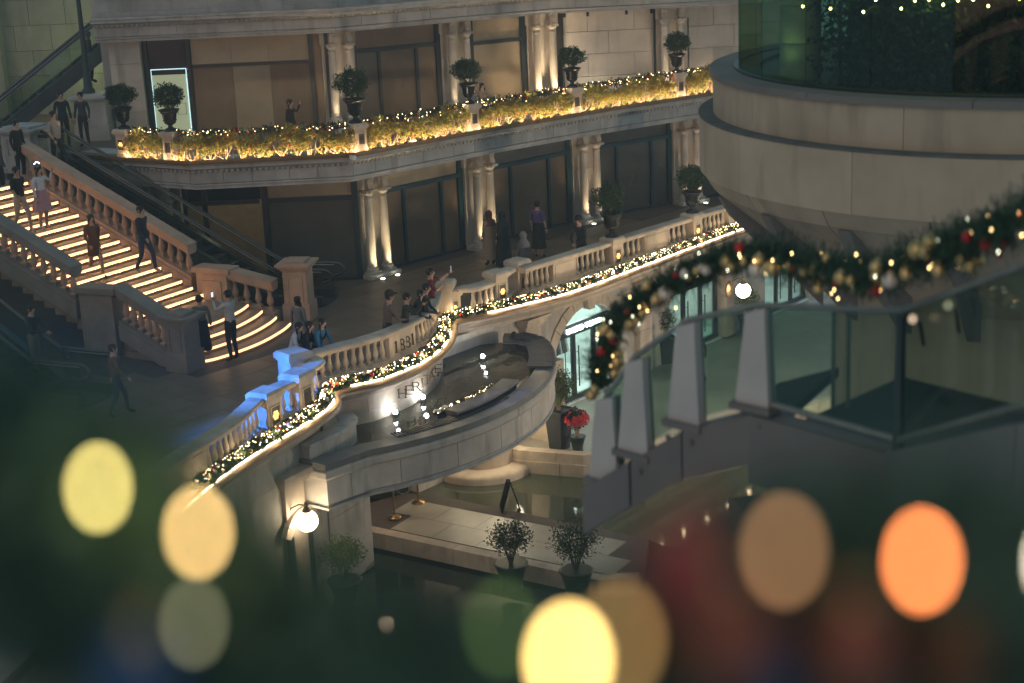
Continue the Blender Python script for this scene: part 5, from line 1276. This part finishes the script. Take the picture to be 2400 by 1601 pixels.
MB().tube([(CT.x, CT.y, 7.0), (CT.x, CT.y, 8.0)], [.045, .03], 8).build('corner_post', mat('dark post', (.03, .05, .06), .5, var=.2), gst)
for k, (x, y, D) in enumerate(((1915*DD, 700*DD, 10.8), (1950*DD, 700*DD, 10.7))):
    p = atd(x, y, D); MB().tube([(p.x, p.y, p.z-.72), (p.x, p.y, p.z)], .014, 8).build('pane_clip', mat('rail steel', (0, 0, 0)), gst)
# post lamps by the corner
for (x, y, D, lb) in ((2139, 748, 10.0, 'small round spot lamp low on the glass stair corner'), (2222, 716, 9.7, 'small round spot lamp higher on the glass stair corner')):
    p = atd(x, y, D); t = thing('post_lamp', lb, 'lamp', tuple(p), group='post lamps of the glass stair'); MB().ball((0, 0, 0), .03, 12, 8).build('head', emat('post lamp head', (1, .72, .5), .35, False), t); MB().tube([(0, 0, 0), (.06, .05, -.04), (.1, .1, -.2)], .012, 6).build('arm', BLACK, t)
# garland on the glass stair
GP = [(1372, 885, 12.35), (1395, 775, 12.25), (1450, 708, 12.1), (1540, 655, 11.9), (1620, 612, 11.65), (1700, 588, 11.35), (1800, 598, 11.0), (1900, 622, 10.6), (2000, 632, 10.15), (2080, 612, 9.85), (2150, 582, 9.6), (2250, 545, 9.1), (2370, 490, 8.5), (2480, 440, 8.0)]
G3 = crom([tuple(atd(x*DD, y*DD, D)) for x, y, D in GP], 5)
sg_ = thing('stair_garland', 'thick fir garland with red and gold baubles draped over the glass stair', 'garland', (0, 0, 0))
core = MB().tube(G3, .055, 8); core.build('core', FIRD, sg_)
L = plen(G3)
f1 = MB()
for _ in range(int(L*900)):
    q, a = along(G3, rnd.random()*L); v = rvec(); v.z += .15; v.normalize(); c = Vector(q); ln = rnd.uniform(.09, .19)*(1+.3*math.sin(rnd.random()*9))
    # a sprig: stem with needles
    u = v.orthogonal().normalized(); w = v.cross(u); stp = c + v*ln*.15
    for k in range(9):
        t0 = .15+.85*k/9; an = k*2.4; nd = (u*math.cos(an)+w*math.sin(an))*.8+v*.7
        p = c+v*ln*t0; nl = .045*(1.1-t0*.4); sd = nd.cross(v).normalized()*.0055
        f1.add([p-sd, p+sd, p+nd.normalized()*nl], [(0, 1, 2)], False)
    f1.add([c-u*.003, c+u*.003, c+v*ln], [(0, 1, 2)], False)
f1.build('fir_sprigs', mat('stair garland needles', (.03, .085, .042), .55, var=.5, scale=12), sg_, kind='stuff')
bms = {c: MB().ball((0, 0, 0), 1, 14, 9).mesh('bauble', m) for c, m in (('r', RED), ('g', GOLD), ('p', PEARL))}
cap_ = MB().lathe([(.25, .95), (.25, 1.15), (.2, 1.18)], 8).mesh('bauble_cap', GOLD)
for k in range(96):
    q, a = along(G3, L*(k+rnd.random())/96); v = rvec(); v.y = -abs(v.y)-.3; v.z = v.z*.7-.15; v.normalize(); c = rnd.choice('rgggp'); r_ = rnd.uniform(.026, .04) if c == 'r' else rnd.uniform(.03, .058)
    o = put('bauble', bms[c], sg_, Vector(q)+v*rnd.uniform(.10, .15), 0, r_); put('cap', cap_, o)
sb_ = MB().ball((0, 0, 0), .0055, 8, 6).mesh('fairy_bulb', emat('stair fairy', (1, .66, .26), 11, False)); sbw = MB().ball((0, 0, 0), .006, 8, 6).mesh('fairy_bulb', emat('stair fairy pale', (.9, .95, .7), 5, False))
for k in range(80):
    q, a = along(G3, L*(k+rnd.random())/80); v = rvec(); v.y = -abs(v.y)-.2; v.normalize(); put('fairy_bulb', sb_ if rnd.random() < .65 else sbw, sg_, Vector(q)+v*rnd.uniform(.12, .18))
# ================================================================== PEOPLE
SKIN = [mat('skin %d' % i, c, .55, var=.06, scale=20) for i, c in enumerate(((.46, .28, .20), (.38, .22, .15), (.52, .34, .25)))]
HAIRB = mat('black hair', (.012, .010, .009), .45, var=.3, scale=30)
HAIRN = mat('brown hair', (.05, .028, .016), .45, var=.3, scale=30)
def cloth(name, c): return mat('cloth ' + name, c, .85, var=.18, scale=18, bump=.3, bscale=60)
def seg_d(p, a, b):
    ab = b-a; t = max(0, min(1, (p-a).dot(ab)/max(1e-9, ab.dot(ab)))); return (p-(a+ab*t)).length
def person(label, pos, face, h=1.68, pose='stand', top=None, bottom=None, shoes=None, hair='short', hairm=HAIRB, skin=0, sleeve='long', shorts=False, skirt=None, robe=None, hat=None, scarf=None, lean=0., turn=0., slim=1., group='people on the terraces'):
    k = h/1.70; V = Vector
    J = {'pel': V((0, 0, .93)), 'sp': V((0, 0, 1.08)), 'ch': V((0, .0, 1.27)), 'nb': V((0, .01, 1.41)), 'nk': V((0, -.005, 1.48)), 'hd': V((0, -.02, 1.575)), 'ht': V((0, -.005, 1.635)), 'no': V((0, -.118, 1.56))}
    for s, n in ((1, 'l'), (-1, 'r')):
        J['sh'+n] = V((.165*s, .01, 1.385)); J['el'+n] = V((.22*s, .03, 1.12)); J['wr'+n] = V((.23*s, -.06, .88))
        J['hp'+n] = V((.085*s, 0, .88)); J['kn'+n] = V((.10*s, -.02, .49)); J['an'+n] = V((.105*s, .03, .085)); J['to'+n] = V((.12*s, -.13, .035))
    def set_(n, *c): J[n] = V(c)
    if pose == 'walk':
        set_('knl', .09, -.17, .52); set_('anl', .09, -.20, .12); set_('tol', .10, -.36, .06); set_('knr', -.09, .04, .49); set_('anr', -.09, .24, .13); set_('tor', -.10, .12, .04)
        set_('ell', .21, .10, 1.14); set_('wrl', .21, .08, .90); set_('elr', -.22, -.04, 1.13); set_('wrr', -.21, -.22, .95)
    if pose == 'photo':
        set_('ell', .20, -.22, 1.22); set_('wrl', .08, -.38, 1.42); set_('elr', -.20, -.22, 1.22); set_('wrr', -.07, -.38, 1.42)
    if pose == 'reach':
        set_('ell', .18, -.24, 1.34); set_('wrl', .10, -.46, 1.50); set_('elr', -.20, -.10, 1.14); set_('wrr', -.06, -.30, 1.26)
    if pose == 'rail':
        set_('ell', .24, -.20, 1.10); set_('wrl', .06, -.42, 1.07); set_('elr', -.24, -.20, 1.10); set_('wrr', -.04, -.44, 1.08); lean = lean or 22
    if pose == 'chin':
        set_('ell', .22, -.26, 1.08); set_('wrl', .08, -.14, 1.42); set_('elr', -.22, -.24, 1.08); set_('wrr', -.02, -.46, 1.06); lean = lean or 24
    if pose == 'wave':
        set_('ell', .30, -.05, 1.26); set_('wrl', .30, -.16, 1.48)
    if lean:
        a = rad(lean); piv = J['pel']
        for n in list(J):
            if n[:2] in ('kn', 'an', 'to'): continue
            if n[:2] == 'hp': continue
            v = J[n]-piv; J[n] = piv + V((v.x, v.y*math.cos(a)-v.z*math.sin(a), v.z*math.cos(a)+v.y*math.sin(a)))
        if lean > 5:   # lift the face again
            for n in ('hd', 'ht', 'no'):
                v = J[n]-J['nk']; b = -a*.7; J[n] = J['nk'] + V((v.x, v.y*math.cos(b)-v.z*math.sin(b), v.z*math.cos(b)+v.y*math.sin(b)))
    R = {'pel': (.14, .11), 'sp': (.125, .10), 'ch': (.15, .115), 'nb': (.085, .07), 'nk': (.052, .055), 'hd': (.082, .098), 'ht': (.066, .078), 'no': (.016, .014)}
    for n in 'lr':
        R.update({'sh'+n: (.062, .062), 'el'+n: (.043, .043), 'wr'+n: (.028, .03), 'hp'+n: (.095, .095), 'kn'+n: (.06, .062), 'an'+n: (.042, .045), 'to'+n: (.04, .03)})
    E = [('pel', 'sp'), ('sp', 'ch'), ('ch', 'nb'), ('nb', 'nk'), ('nk', 'hd'), ('hd', 'ht'), ('hd', 'no')]
    for n in 'lr': E += [('ch', 'sh'+n), ('sh'+n, 'el'+n), ('el'+n, 'wr'+n), ('pel', 'hp'+n), ('hp'+n, 'kn'+n), ('kn'+n, 'an'+n), ('an'+n, 'to'+n)]
    ks = list(J); ix = {n: i for i, n in enumerate(ks)}
    me = bpy.data.meshes.new('b'); me.from_pydata([J[n] for n in ks], [(ix[a], ix[b]) for a, b in E], []); ob = bpy.data.objects.new('b', me); COL.objects.link(ob)
    sk = ob.modifiers.new('s', 'SKIN'); sk.use_smooth_shade = True
    sv = me.skin_vertices[0].data
    for n in ks:
        w = slim if n in ('pel', 'sp', 'ch') else 1.; sv[ix[n]].radius = (R[n][0]*w, R[n][1]*w); sv[ix[n]].use_root = (n == 'pel')
    ss = ob.modifiers.new('u', 'SUBSURF'); ss.levels = 1; ss.render_levels = 1
    dg = bpy.context.evaluated_depsgraph_get(); ev = bpy.data.meshes.new_from_object(ob.evaluated_get(dg))
    bpy.data.objects.remove(ob)
    mb = MB(); mb.v = [tuple(v.co) for v in ev.vertices]
    # region per face: 0 skin 1 top 2 bottom 3 shoes 4 hair
    bones = [(J[a], J[b], a, b) for a, b in E]
    for p in ev.polygons:
        c = p.center; a, b = min(bones, key=lambda q: seg_d(c, q[0], q[1]))[2:]
        r = 1
        if b in ('nk', 'hd', 'ht', 'no'): r = 0
        elif b[:2] == 'wr': r = 1 if sleeve == 'long' else 0
        elif b[:2] == 'el': r = 1 if sleeve != 'none' else 0
        elif b[:2] == 'hp': r = 2
        elif b[:2] == 'kn': r = 2
        elif b[:2] == 'an': r = 0 if (shorts or skirt) and not robe else 2
        elif b[:2] == 'to': r = 3
        elif a == 'pel' and b == 'sp': r = 1 if c.z > .95 else 2
        if skirt and b[:2] == 'kn': r = 0
        mb.f.append(tuple(p.vertices)); mb.mi.append(r); mb.sm.append(True)
    bpy.data.meshes.remove(ev)
    # hands: palm and five bent fingers
    mb.cur = 0; mb.smooth = True
    for n, s in (('l', 1), ('r', -1)):
        w = J['wr'+n]; d = (w-J['el'+n]).normalized(); if_up = V((0, 0, 1)) if abs(d.z) < .8 else V((0, -1, 0))
        u = d.cross(if_up).normalized()*s; v = u.cross(d).normalized()*s
        pm = w+d*.06; mb.ball(pm, .036, 8, 6)
        for q in range(4):
            o = u*(.03-.019*q); ln = (.06, .07, .066, .052)[q]; b0 = pm+o+d*.02; b1 = b0+d*ln*.55-v*.006; b2 = b1+d*ln*.3-v*.028
            mb.tube([b0, b1, b2], [.0095, .009, .0075], 5)
        b0 = w+d*.035+u*.03; mb.tube([b0, b0+u*.03+d*.02-v*.01, b0+u*.034+d*.05-v*.02], [.011, .010, .008], 5)
    for i in range(len(mb.v)): mb.v[i] = tuple(c*k for c in mb.v[i])
    sh = shoes or cloth('shoe', (.02, .02, .022)); tp = top or cloth('grey', (.2, .2, .2)); bt = bottom or cloth('black', (.02, .02, .022)); sn = SKIN[skin]
    t = thing('person', label, 'person', pos, rad(face+90), group)
    mb.build('body', [sn, tp, bt, sh], t)
    H = J['hd']*k; up = (J['ht']-J['hd']).normalized(); fw = (J['no']-J['hd']); fw = (fw-up*fw.dot(up)).normalized(); rt = up.cross(fw)
    ey = MB()
    for s in (-1, 1): ey.ball(H+fw*.086*k+rt*.033*s*k+up*.012*k, .011*k, 6, 4)
    ey.build('eyes', mat('eye dark', (.02, .015, .012), .3, var=0), t); MB().ball(H+fw*.09*k-up*.05*k, (.02*k, .012*k, .006*k), 8, 4).build('mouth', mat('lips', (.34, .10, .09), .5, var=0), t)
    er = MB()
    for s in (-1, 1): er.ball(H+rt*.084*s*k-fw*.01*k, (.012*k, .02*k, .03*k), 6, 5)
    er.build('ears', sn, t)
    if scarf is not None:
        m = MB(); m.ball(H+up*.02*k-fw*.012*k, (.108*k, .115*k, .125*k), 14, 10); nkp = J['nb']*k
        m.lathe([(.19*k, -.16*k), (.16*k, -.05*k), (.10*k, .04*k), (.085*k, .12*k)], 16, tuple(nkp)); m.build('headscarf', scarf, t)
        MB().ball(H+fw*.075*k-up*.01*k, (.062*k, .05*k, .07*k), 10, 8).build('face', sn, t)
    elif hair:
        m = MB(); n, mm = 14, 10
        def cap(cx, r, z0):
            vs0 = []
            m.ball(cx, r, n, mm)
        cap(H+up*.028*k-fw*.024*k, (.092*k, .098*k, .098*k), 0)
        for q in range(40):
            a = q*2.4; m.leaf(H+up*(.07+.03*math.sin(q))*k+rt*.075*math.cos(a)*k+fw*(.06*math.sin(a)-.01)*k, fw*.6-up*.4+rt*math.cos(a)*.3, .07*k, up)
        if hair == 'long':
            P = [(.085, .02), (.095, -.08), (.10, -.2), (.085, -.32), (.04, -.40)]; vs = []
            for r, z in P:
                for q in range(11):
                    a = rad(-100+200*q/10); vs.append(H - fw*(.012+r*math.cos(a)*.9+max(0, -z)*.12)*k + rt*r*math.sin(a)*1.05*k + up*z*k)
            m.add(vs, [(i*11+j, i*11+j+1, (i+1)*11+j+1, (i+1)*11+j) for i in range(4) for j in range(10)], True)
        m.build('hair', hairm, t)
    if hat is not None:
        MB().lathe([(.105*k, 0), (.108*k, .03*k), (.10*k, .09*k), (.06*k, .125*k), (.01, .13*k)], 16, tuple(H+up*.04*k-fw*.01*k)).ball(H+up*.045*k+fw*.12*k, (.07*k, .07*k, .012*k), 10, 4).build('hat', hat, t)
    if skirt is not None:
        m_, hem, fl = skirt; pts = []; n = 24; w = J['pel']*k
        for z, r in ((1.06*k, .135*k), (.98*k, .16*k), (hem*.5*k+.5*k, .16*k+fl*.55*k), (hem*k, .17*k+fl*k)):
            for q in range(n): a = 2*math.pi*q/n; rr = r*(1+.05*math.sin(q*5)*(1 if z < .95*k else 0)); pts.append((rr*math.cos(a), rr*.85*math.sin(a), z))
        MB().add(pts, [(i*n+q, i*n+(q+1) % n, (i+1)*n+(q+1) % n, (i+1)*n+q) for i in range(3) for q in range(n)], True).build('skirt', m_, t)
    if robe is not None:
        m_, hem = robe; pts = []; n = 26; la = rad(lean)
        prof = ((1.40, .10), (1.36, .19), (1.2, .205), (1.0, .20), (.7, .235), (.35, .27), (hem, .29))
        for z, r in prof:
            for q in range(n):
                a = 2*math.pi*q/n; rr = r*(1+.045*math.sin(q*3+z*4)*(1 if z < 1.1 else .3)); dy = -(z-.93)*math.tan(la) if z > .93 else 0
                pts.append((rr*math.cos(a)*k, (rr*.78*math.sin(a)+dy)*k, z*k))
        MB().add(pts, [(i*n+q, i*n+(q+1) % n, (i+1)*n+(q+1) % n, (i+1)*n+q) for i in range(len(prof)-1) for q in range(n)], True).build('robe', m_, t)
    t['hand'] = list((J['wrl']*k + (J['wrl']-J['ell']).normalized()*.09*k))
    return t
def hand_at(t):
    v = Vector(t['hand']); del t['hand']; c, s = math.cos(t.rotation_euler.z), math.sin(t.rotation_euler.z); return Vector((t.location.x+v.x*c-v.y*s, t.location.y+v.x*s+v.y*c, t.location.z+v.z))
def foot(x, y, z): p = at(x, y, z); return (p.x, p.y, z)
def under(x, y, zh, zf): p = at(x, y, zh); return (p.x, p.y, zf)
ppl = []
def PP(*a, **k): t = person(*a, **k); ppl.append(t); return t
C = cloth
# on the grand stair
zt = lambda k: RISE*(k+1)
PP('man in black polo shirt and cream trousers walking down the stair', foot(56, 548, zt(15)), -35, 1.74, 'walk', C('black polo', (.018, .018, .02)), C('cream', (.46, .38, .30)), C('white shoe', (.5, .48, .45)), sleeve='short', skin=1)
hb = PP('woman in white top and pink skirt with a glowing headband', foot(106, 537, zt(16)), -30, 1.62, 'wave', C('white top', (.55, .55, .58)), None, C('white shoe', (0, 0, 0)), 'long', skirt=(C('pink', (.42, .22, .24)), .52, .12))
PP('woman in a dark floral top cut by the picture edge', foot(6, 470, Z2-.4), -20, 1.62, 'stand', C('floral', (.10, .08, .08)), C('black', (.02, .02, .022)), hair='long')
PP('woman in a brown coat with a white bag strap on the stair', foot(228, 652, zt(8)), -50, 1.66, 'walk', C('brown coat', (.16, .06, .035)), C('dark trousers', (.06, .045, .04)), None, 'long', hairm=HAIRN, skirt=(C('brown coat', (0, 0, 0)), .62, .02))
PP('man in navy jumper and jeans stepping down beside the balustrade', foot(345, 642, zt(8)), -25, 1.78, 'walk', C('navy', (.02, .028, .045)), C('denim', (.03, .05, .085)), C('grey shoe', (.3, .28, .25)))
PP('woman in a large patterned jacket seen from behind at the stair foot', foot(480, 846, .0), 100, 1.64, 'stand', C('pattern jacket', (.16, .15, .12)), C('black', (0, 0, 0)), None, 'short', skirt=(C('black skirt', (.018, .02, .022)), .3, .05))
ph = PP('man in white shirt and black trousers holding up a phone', foot(548, 846, .0), 150, 1.76, 'photo', C('white shirt', (.5, .5, .48)), C('black', (0, 0, 0)))
PP('person in dark top and khaki trousers riding the lower escalator', foot(88, 872, .4), -25, 1.6, 'rail', C('dark navy', (.02, .025, .035)), C('khaki', (.22, .19, .13)), lean=3)
PP('person in a brown jacket walking in the shade below the stair', foot(282, 978, 0), 20, 1.66, 'walk', C('dull brown', (.13, .085, .055)), C('denim', (0, 0, 0)), hairm=HAIRN)
PP('long haired girl in a grey dress and red bow headband', foot(708, 842, 0), 60, 1.56, 'stand', C('grey dress', (.20, .19, .20)), None, None, 'long', skirt=(C('grey dress', (0, 0, 0)), .5, .08))
# leaning on the bow
PP('woman in white leaning on the bow rail with chin in hand', under(680, 780, 1.3, 0), -20, 1.62, 'chin', C('white blouse', (.6, .6, .66)), C('denim', (0, 0, 0)), None, 'long', skin=2)
PP('woman in black leaning between two friends on the bow rail', under(705, 778, 1.3, 0), -10, 1.6, 'rail', C('black top', (.016, .016, .02)), C('black', (0, 0, 0)), None, 'long', skin=2)
PP('woman in a blue patterned shirt leaning on the bow rail', under(738, 767, 1.33, 0), -30, 1.62, 'rail', C('blue print', (.05, .20, .34)), C('black', (0, 0, 0)), None, 'long', skin=2)
PP('man in dark cap and brown sweatshirt with a shoulder bag', under(903, 707, 1.5, 0), 20, 1.74, 'rail', C('brown sweatshirt', (.15, .105, .09)), C('black', (0, 0, 0)), hat=C('black cap', (.015, .016, .02)), lean=10)
cm_ = PP('person in striped black jacket aiming a camera over the bow', under(946, 712, 1.38, 0), 0, 1.66, 'photo', C('striped black', (.03, .035, .032)), C('black', (0, 0, 0)), lean=8)
PP('woman with long black hair leaning at the bow tip', under(966, 698, 1.35, 0), -10, 1.6, 'rail', C('dark leather', (.02, .022, .022)), C('black', (0, 0, 0)), None, 'long', skin=2)
PP('man in dark jacket tucked behind the long haired woman', under(979, 688, 1.38, 0), -5, 1.68, 'rail', C('dark teal jacket', (.015, .03, .04)), C('black', (0, 0, 0)))
js = PP('young man in maroon jersey raising a lit phone', under(1008, 640, 1.56, 0), 5, 1.7, 'reach', C('maroon jersey', (.16, .022, .03)), C('black', (0, 0, 0)), sleeve='short')
# by the columns
PP('woman in a tan robe and dark red headscarf near the second column pair', foot(1151, 622, 0), 120, 1.62, 'stand', C('tan robe', (.30, .22, .15)), None, None, None, scarf=C('dark red scarf', (.12, .03, .035)), robe=(C('tan robe', (0, 0, 0)), .22))
PP('woman in a long black robe and scarf next to the tan robe', foot(1182, 624, 0), 140, 1.6, 'stand', C('black robe', (.012, .018, .024)), None, None, None, scarf=C('black robe', (0, 0, 0)), robe=(C('black robe', (0, 0, 0)), .06))
PP('woman in a grey robe and pale headscarf behind the balustrade', under(1226, 548, 1.5, 0), 130, 1.56, 'stand', C('grey robe', (.11, .10, .105)), None, None, None, scarf=C('grey scarf', (.17, .16, .17)), robe=(C('grey robe', (0, 0, 0)), .08))
PP('man in purple and blue shirt walking away with a dark wrap', under(1259, 479, 1.6, 0), 60, 1.72, 'stand', C('purple shirt', (.12, .08, .24)), C('black', (0, 0, 0)), sleeve='short', skirt=(C('black skirt', (0, 0, 0)), .3, .06))
PP('person in dark cap bending over the balustrade with glittering lights', under(1362, 519, 1.48, 0), -120, 1.68, 'rail', C('dark blue jacket', (.02, .03, .04)), C('black', (0, 0, 0)), hat=C('black cap', (0, 0, 0)), lean=16)
# upper terrace
PP('woman in black with a handbag behind the upper hedge', under(679, 240, 5.08, Z2), -20, 1.58, 'wave', C('black coat', (.015, .015, .018)), C('black', (0, 0, 0)), None, 'long', skirt=(C('black coat', (0, 0, 0)), .6, .03))
PP('woman with long dark hair just above the hedge by the second urn', (aty(1130, 221, 49.6).x, 49.6, Z2-.25), -60, 1.5, 'stand', C('beige', (.35, .28, .22)), C('black', (0, 0, 0)), None, 'long', skin=2)
PP('person in a pale cap peeping over the hedge', (aty(1112, 230, 49.4).x, 49.4, Z2-.3), -70, 1.45, 'stand', C('grey', (.2, .2, .2)), C('black', (0, 0, 0)), hat=C('pale cap', (.6, .55, .5)))
PP('person in black riding the upper escalator', (aty(222, 230, 52.4).x, 52.4, Z2+1.45), 20, 1.66, 'stand', C('black', (0, 0, 0)), C('black', (0, 0, 0)), None, 'long')
PP('man in dark blue standing at the upper landing', under(141, 223, 5.2, Z2), -60, 1.72, 'stand', C('dark navy', (0, 0, 0)), C('black', (0, 0, 0)))
PP('person in dark jacket by the lamp pedestal', under(187, 219, 5.2, Z2), -100, 1.66, 'stand', C('dark grey', (.05, .05, .055)), C('black', (0, 0, 0)))
PP('man in a pale shirt crossing the upper landing', under(124, 272, 5.15, Z2), -40, 1.7, 'walk', C('pale shirt', (.32, .28, .24)), C('black', (0, 0, 0)), sleeve='short')
PP('dark figure standing far to the side of the court', under(36, 292, 5.1, Z2), -30, 1.64, 'stand', C('black', (0, 0, 0)), C('black', (0, 0, 0)))
# in the lower court, behind the glass
PP('person in black walking past the arched shops', foot(1640, 905, ZS), 200, 1.7, 'walk', C('black', (0, 0, 0)), C('black', (0, 0, 0)))
# held things
phm = MB().box((0, 0, 0), (.085, .012, .17)).mesh('phone_body', BLACK); phs = MB().box((0, 0, 0), (.075, .004, .15)).mesh('phone_screen', emat('phone screen', (.75, .85, 1), .9, False))
for t, lb, z_ in ((ph, 'dark smartphone held up by the man in white', .05), (js, 'glowing smartphone held up by the man in maroon', .06)):
    p = hand_at(t); d = thing('smartphone', lb, 'phone', (p.x, p.y, p.z+z_), t.rotation_euler.z, 'held phones'); put('phone_body', phm, d); put('phone_screen', phs, d, (0, .009, 0))
p = hand_at(cm_); d = thing('camera', 'black camera with strap held to the eye over the bow', 'camera', (p.x, p.y, p.z+.05), cm_.rotation_euler.z)
MB().box((0, 0, 0), (.15, .08, .11)).build('body', BLACK, d); MB().lathe([(.045, 0), (.045, .12), (.05, .13)], 12).build('lens', BLACK, d).rotation_euler = (rad(90), 0, 0); MB().box((0, 0, .075), (.06, .06, .04)).build('finder', BLACK, d)
# glowing headband, red bow, bags
v = hb.location; d = thing('headband', 'headband of tiny blue white lights on the woman in pink skirt', 'headband', (v.x, v.y, v.z+1.62*.965), hb.rotation_euler.z)
MB().tube([(.09*math.cos(rad(a)), .02, .05+.09*math.sin(rad(a))-.04) for a in range(0, 181, 20)], .008, 5).build('band', BLACK, d)
for a in (40, 70, 100, 135): MB().ball((.1*math.cos(rad(a)), .02, .03+.11*math.sin(rad(a))), .016, 6, 4).build('light', emat('headband light', (.6, .8, 1), 8, False), d)
for t in ppl:
    if 'hand' in t: del t['hand']
# ================================================================== BLUE FLOODLIGHT OUT OF VIEW, ADDED WALL FILL
lamp('blue_floodlight_beam', 'SPOT', (-13.2, 29.2, 3.4), 17000, (.025, .20, 1.0), None, .12, (-4.95, 32.0, .95), 26, .7)
lamp('arch_wall_fill', 'POINT', (9.3, 38.0, -.8), 1100, (1, .80, .58), None, .3)  # unseen light added behind the tower to brighten the arch wall
# ================================================================== GARLAND ON THE RAIL RIGHT IN FRONT OF THE CAMERA
ng = thing('balcony_garland', 'out of focus fir garland with glowing bulbs on the rail before the viewer', 'garland', (0, 0, 0))
NP = [(-260, 900, .98), (60, 1020, .97), (330, 1190, .95), (640, 1430, .93), (980, 1580, .92), (1300, 1570, .9), (1560, 1440, .92), (1780, 1290, .93), (2060, 1240, .92), (2330, 1270, .9), (2600, 1290, .88)]
N3 = crom([tuple(atd(x*DD, y*DD, d)) for x, y, d in NP], 5); LN = plen(N3)
MB().tube([Vector(p)+Vector((0, .01, -.075)) for p in N3], .02, 8).build('rail_tube', mat('balcony rail', (.03, .035, .04), .4, .6, var=0), None, label='dark balcony rail under the blurred garland', cat='rail')
NEED = mat('near fir needles', (.065, .145, .115), .55, var=.5, scale=60)
sg1 = MB()
def sprig(mb, c, v, ln, nn=14, nl=.022, th=.0016):
    u = v.orthogonal().normalized(); w = v.cross(u)
    mb.add([c-u*.0012, c+u*.0012, c+v*ln], [(0, 1, 2)], False)
    for k in range(nn):
        t0 = .1+.9*k/nn; an = k*2.4; nd = ((u*math.cos(an)+w*math.sin(an))*.85+v*.6).normalized(); p = c+v*ln*t0; sd = nd.cross(v).normalized()*th
        mb.add([p-sd, p+sd, p+nd*nl*(1.1-t0*.4)], [(0, 1, 2)], False)
rn = random.Random(5)
for _ in range(3400):
    q, a = along(N3, rn.random()*LN); v = rvec(); c = Vector(q) - Vector((0, 0, max(0, rn.random()-.45)*.22))
    sprig(sg1, c+v*rn.random()*.012, v, rn.uniform(.03, .075))
N4 = crom([tuple(atd(x*DD, y*DD, d)) for x, y, d in ((-300, 1240, 1.0), (60, 1370, 1.0), (330, 1500, .99), (640, 1620, .98), (1000, 1720, .97))], 4); L4 = plen(N4)
for _ in range(1100):
    q, a = along(N4, rn.random()*L4); v = rvec(); sprig(sg1, Vector(q)+v*rn.random()*.02, v, rn.uniform(.03, .075))
sg1.build('fir_sprigs', NEED, ng, kind='stuff')
MB().tube(N4, .010, 6).build('core', FIRD, ng)
MB().tube(N3, .012, 6).build('core', FIRD, ng)
# bulbs of the light chain:   place, distance, colour, brightness, radius
NB = [(225, 1120, .86, (1.0, .80, .24), 23, .0034), (455, 1222, .835, (1.0, .64, .23), 25, .0034), (445, 1432, .856, (.75, .72, .40), 3.6, .0034), (620, 1312, 1.18, (.35, .75, .15), 2.2, .0034),
      (1305, 1515, .655, (1.0, .66, .20), 46, .0036), (1425, 1470, .642, (1.0, .55, .18), 5, .0036), (1800, 1265, .674, (1.0, .50, .22), 5.5, .0036), (2117, 1288, .728, (1.0, .27, .075), 33, .0036), (2445, 1290, .706, (1., .95, .7), 34, .0034), (1150, 1440, .77, (.4, .7, .15), 1.6, .0034)]
for i, (x, y, d, c, st, r) in enumerate(NB):
    p = atd(x*DD, y*DD, d); m = emat('near bulb %d' % i, c, st, False)
    o = MB().ball((0, 0, 0), r, 12, 8).build('glowing_bulb', m, ng); o.location = p
    s2 = MB().tube([Vector((0, .002, -.003)), Vector((0, .004, -.014))], .0022, 6).build('socket', FIRD, o)
    # wire from bulb back to the garland
    dn = min((k*.02 for k in range(int(LN/.02))), key=lambda t_: (Vector(along(N3, t_)[0])-p).length); q = Vector(along(N3, dn)[0])
    MB().tube([p+Vector((0, .004, -.014)), p.lerp(q, .5)+Vector((0, 0, -.01)), q], .0009, 5).build('wire', FIRD, ng)
    if st > 20: lamp('near_bulb_light', 'POINT', p+Vector((0, .02, -.01)), .06*st/30, c, None, .004)
# red and blue baubles
nbm = MB().ball((0, 0, 0), 1, 20, 12)
for (x, y, d, r, m) in ((1560, 1290, .82, .020, mat('near red bauble', (.17, .02, .03), .5, 0., var=0)), (1640, 1180, .95, .014, RED), (330, 1560, .9, .03, mat('near blue bauble', (.012, .05, .14), .35, .1, var=0)), (1760, 1550, .9, .022, mat('near blue bauble', (0, 0, 0))), (1900, 1420, .9, .02, mat('near brown bauble', (.10, .04, .015), .4, .1, var=0)), (2200, 1500, .88, .02, mat('near brown bauble', (0, 0, 0))), (1660, 1450, .86, .03, mat('near rust bauble', (.13, .045, .03), .5, 0., var=0)), (1960, 1480, .88, .028, mat('near rust bauble', (0, 0, 0)))):
    p = atd(x*DD, y*DD, d); o = put('bauble', nbm.mesh('bauble', m), ng, p, 0, r); MB().lathe([(.22, .96), (.22, 1.15), (.15, 1.2)], 8).build('cap', GOLD, o)
# ================================================================== ADDED HAZE, LIFTS THE BLACKS LIKE LENS FLARE
hz = MB().box((-2, 29, 3.0), (52, 66, 20)).build('haze', [], None, kind='stuff')
hm_ = bpy.data.materials.new('veil haze'); hm_.use_nodes = True; N = hm_.node_tree.nodes; N.remove(N['Principled BSDF'])
vo = N.new('ShaderNodeVolumePrincipled'); vo.inputs['Color'].default_value = (.86, .96, 1.0, 1); vo.inputs['Density'].default_value = .0018; vo.inputs['Anisotropy'].default_value = .3
hm_.node_tree.links.new(vo.outputs[0], N['Material Output'].inputs['Volume']); hz.data.materials.append(hm_)
S.cycles.volume_bounces = 0; hm_.cycles.volume_sampling = 'DISTANCE'
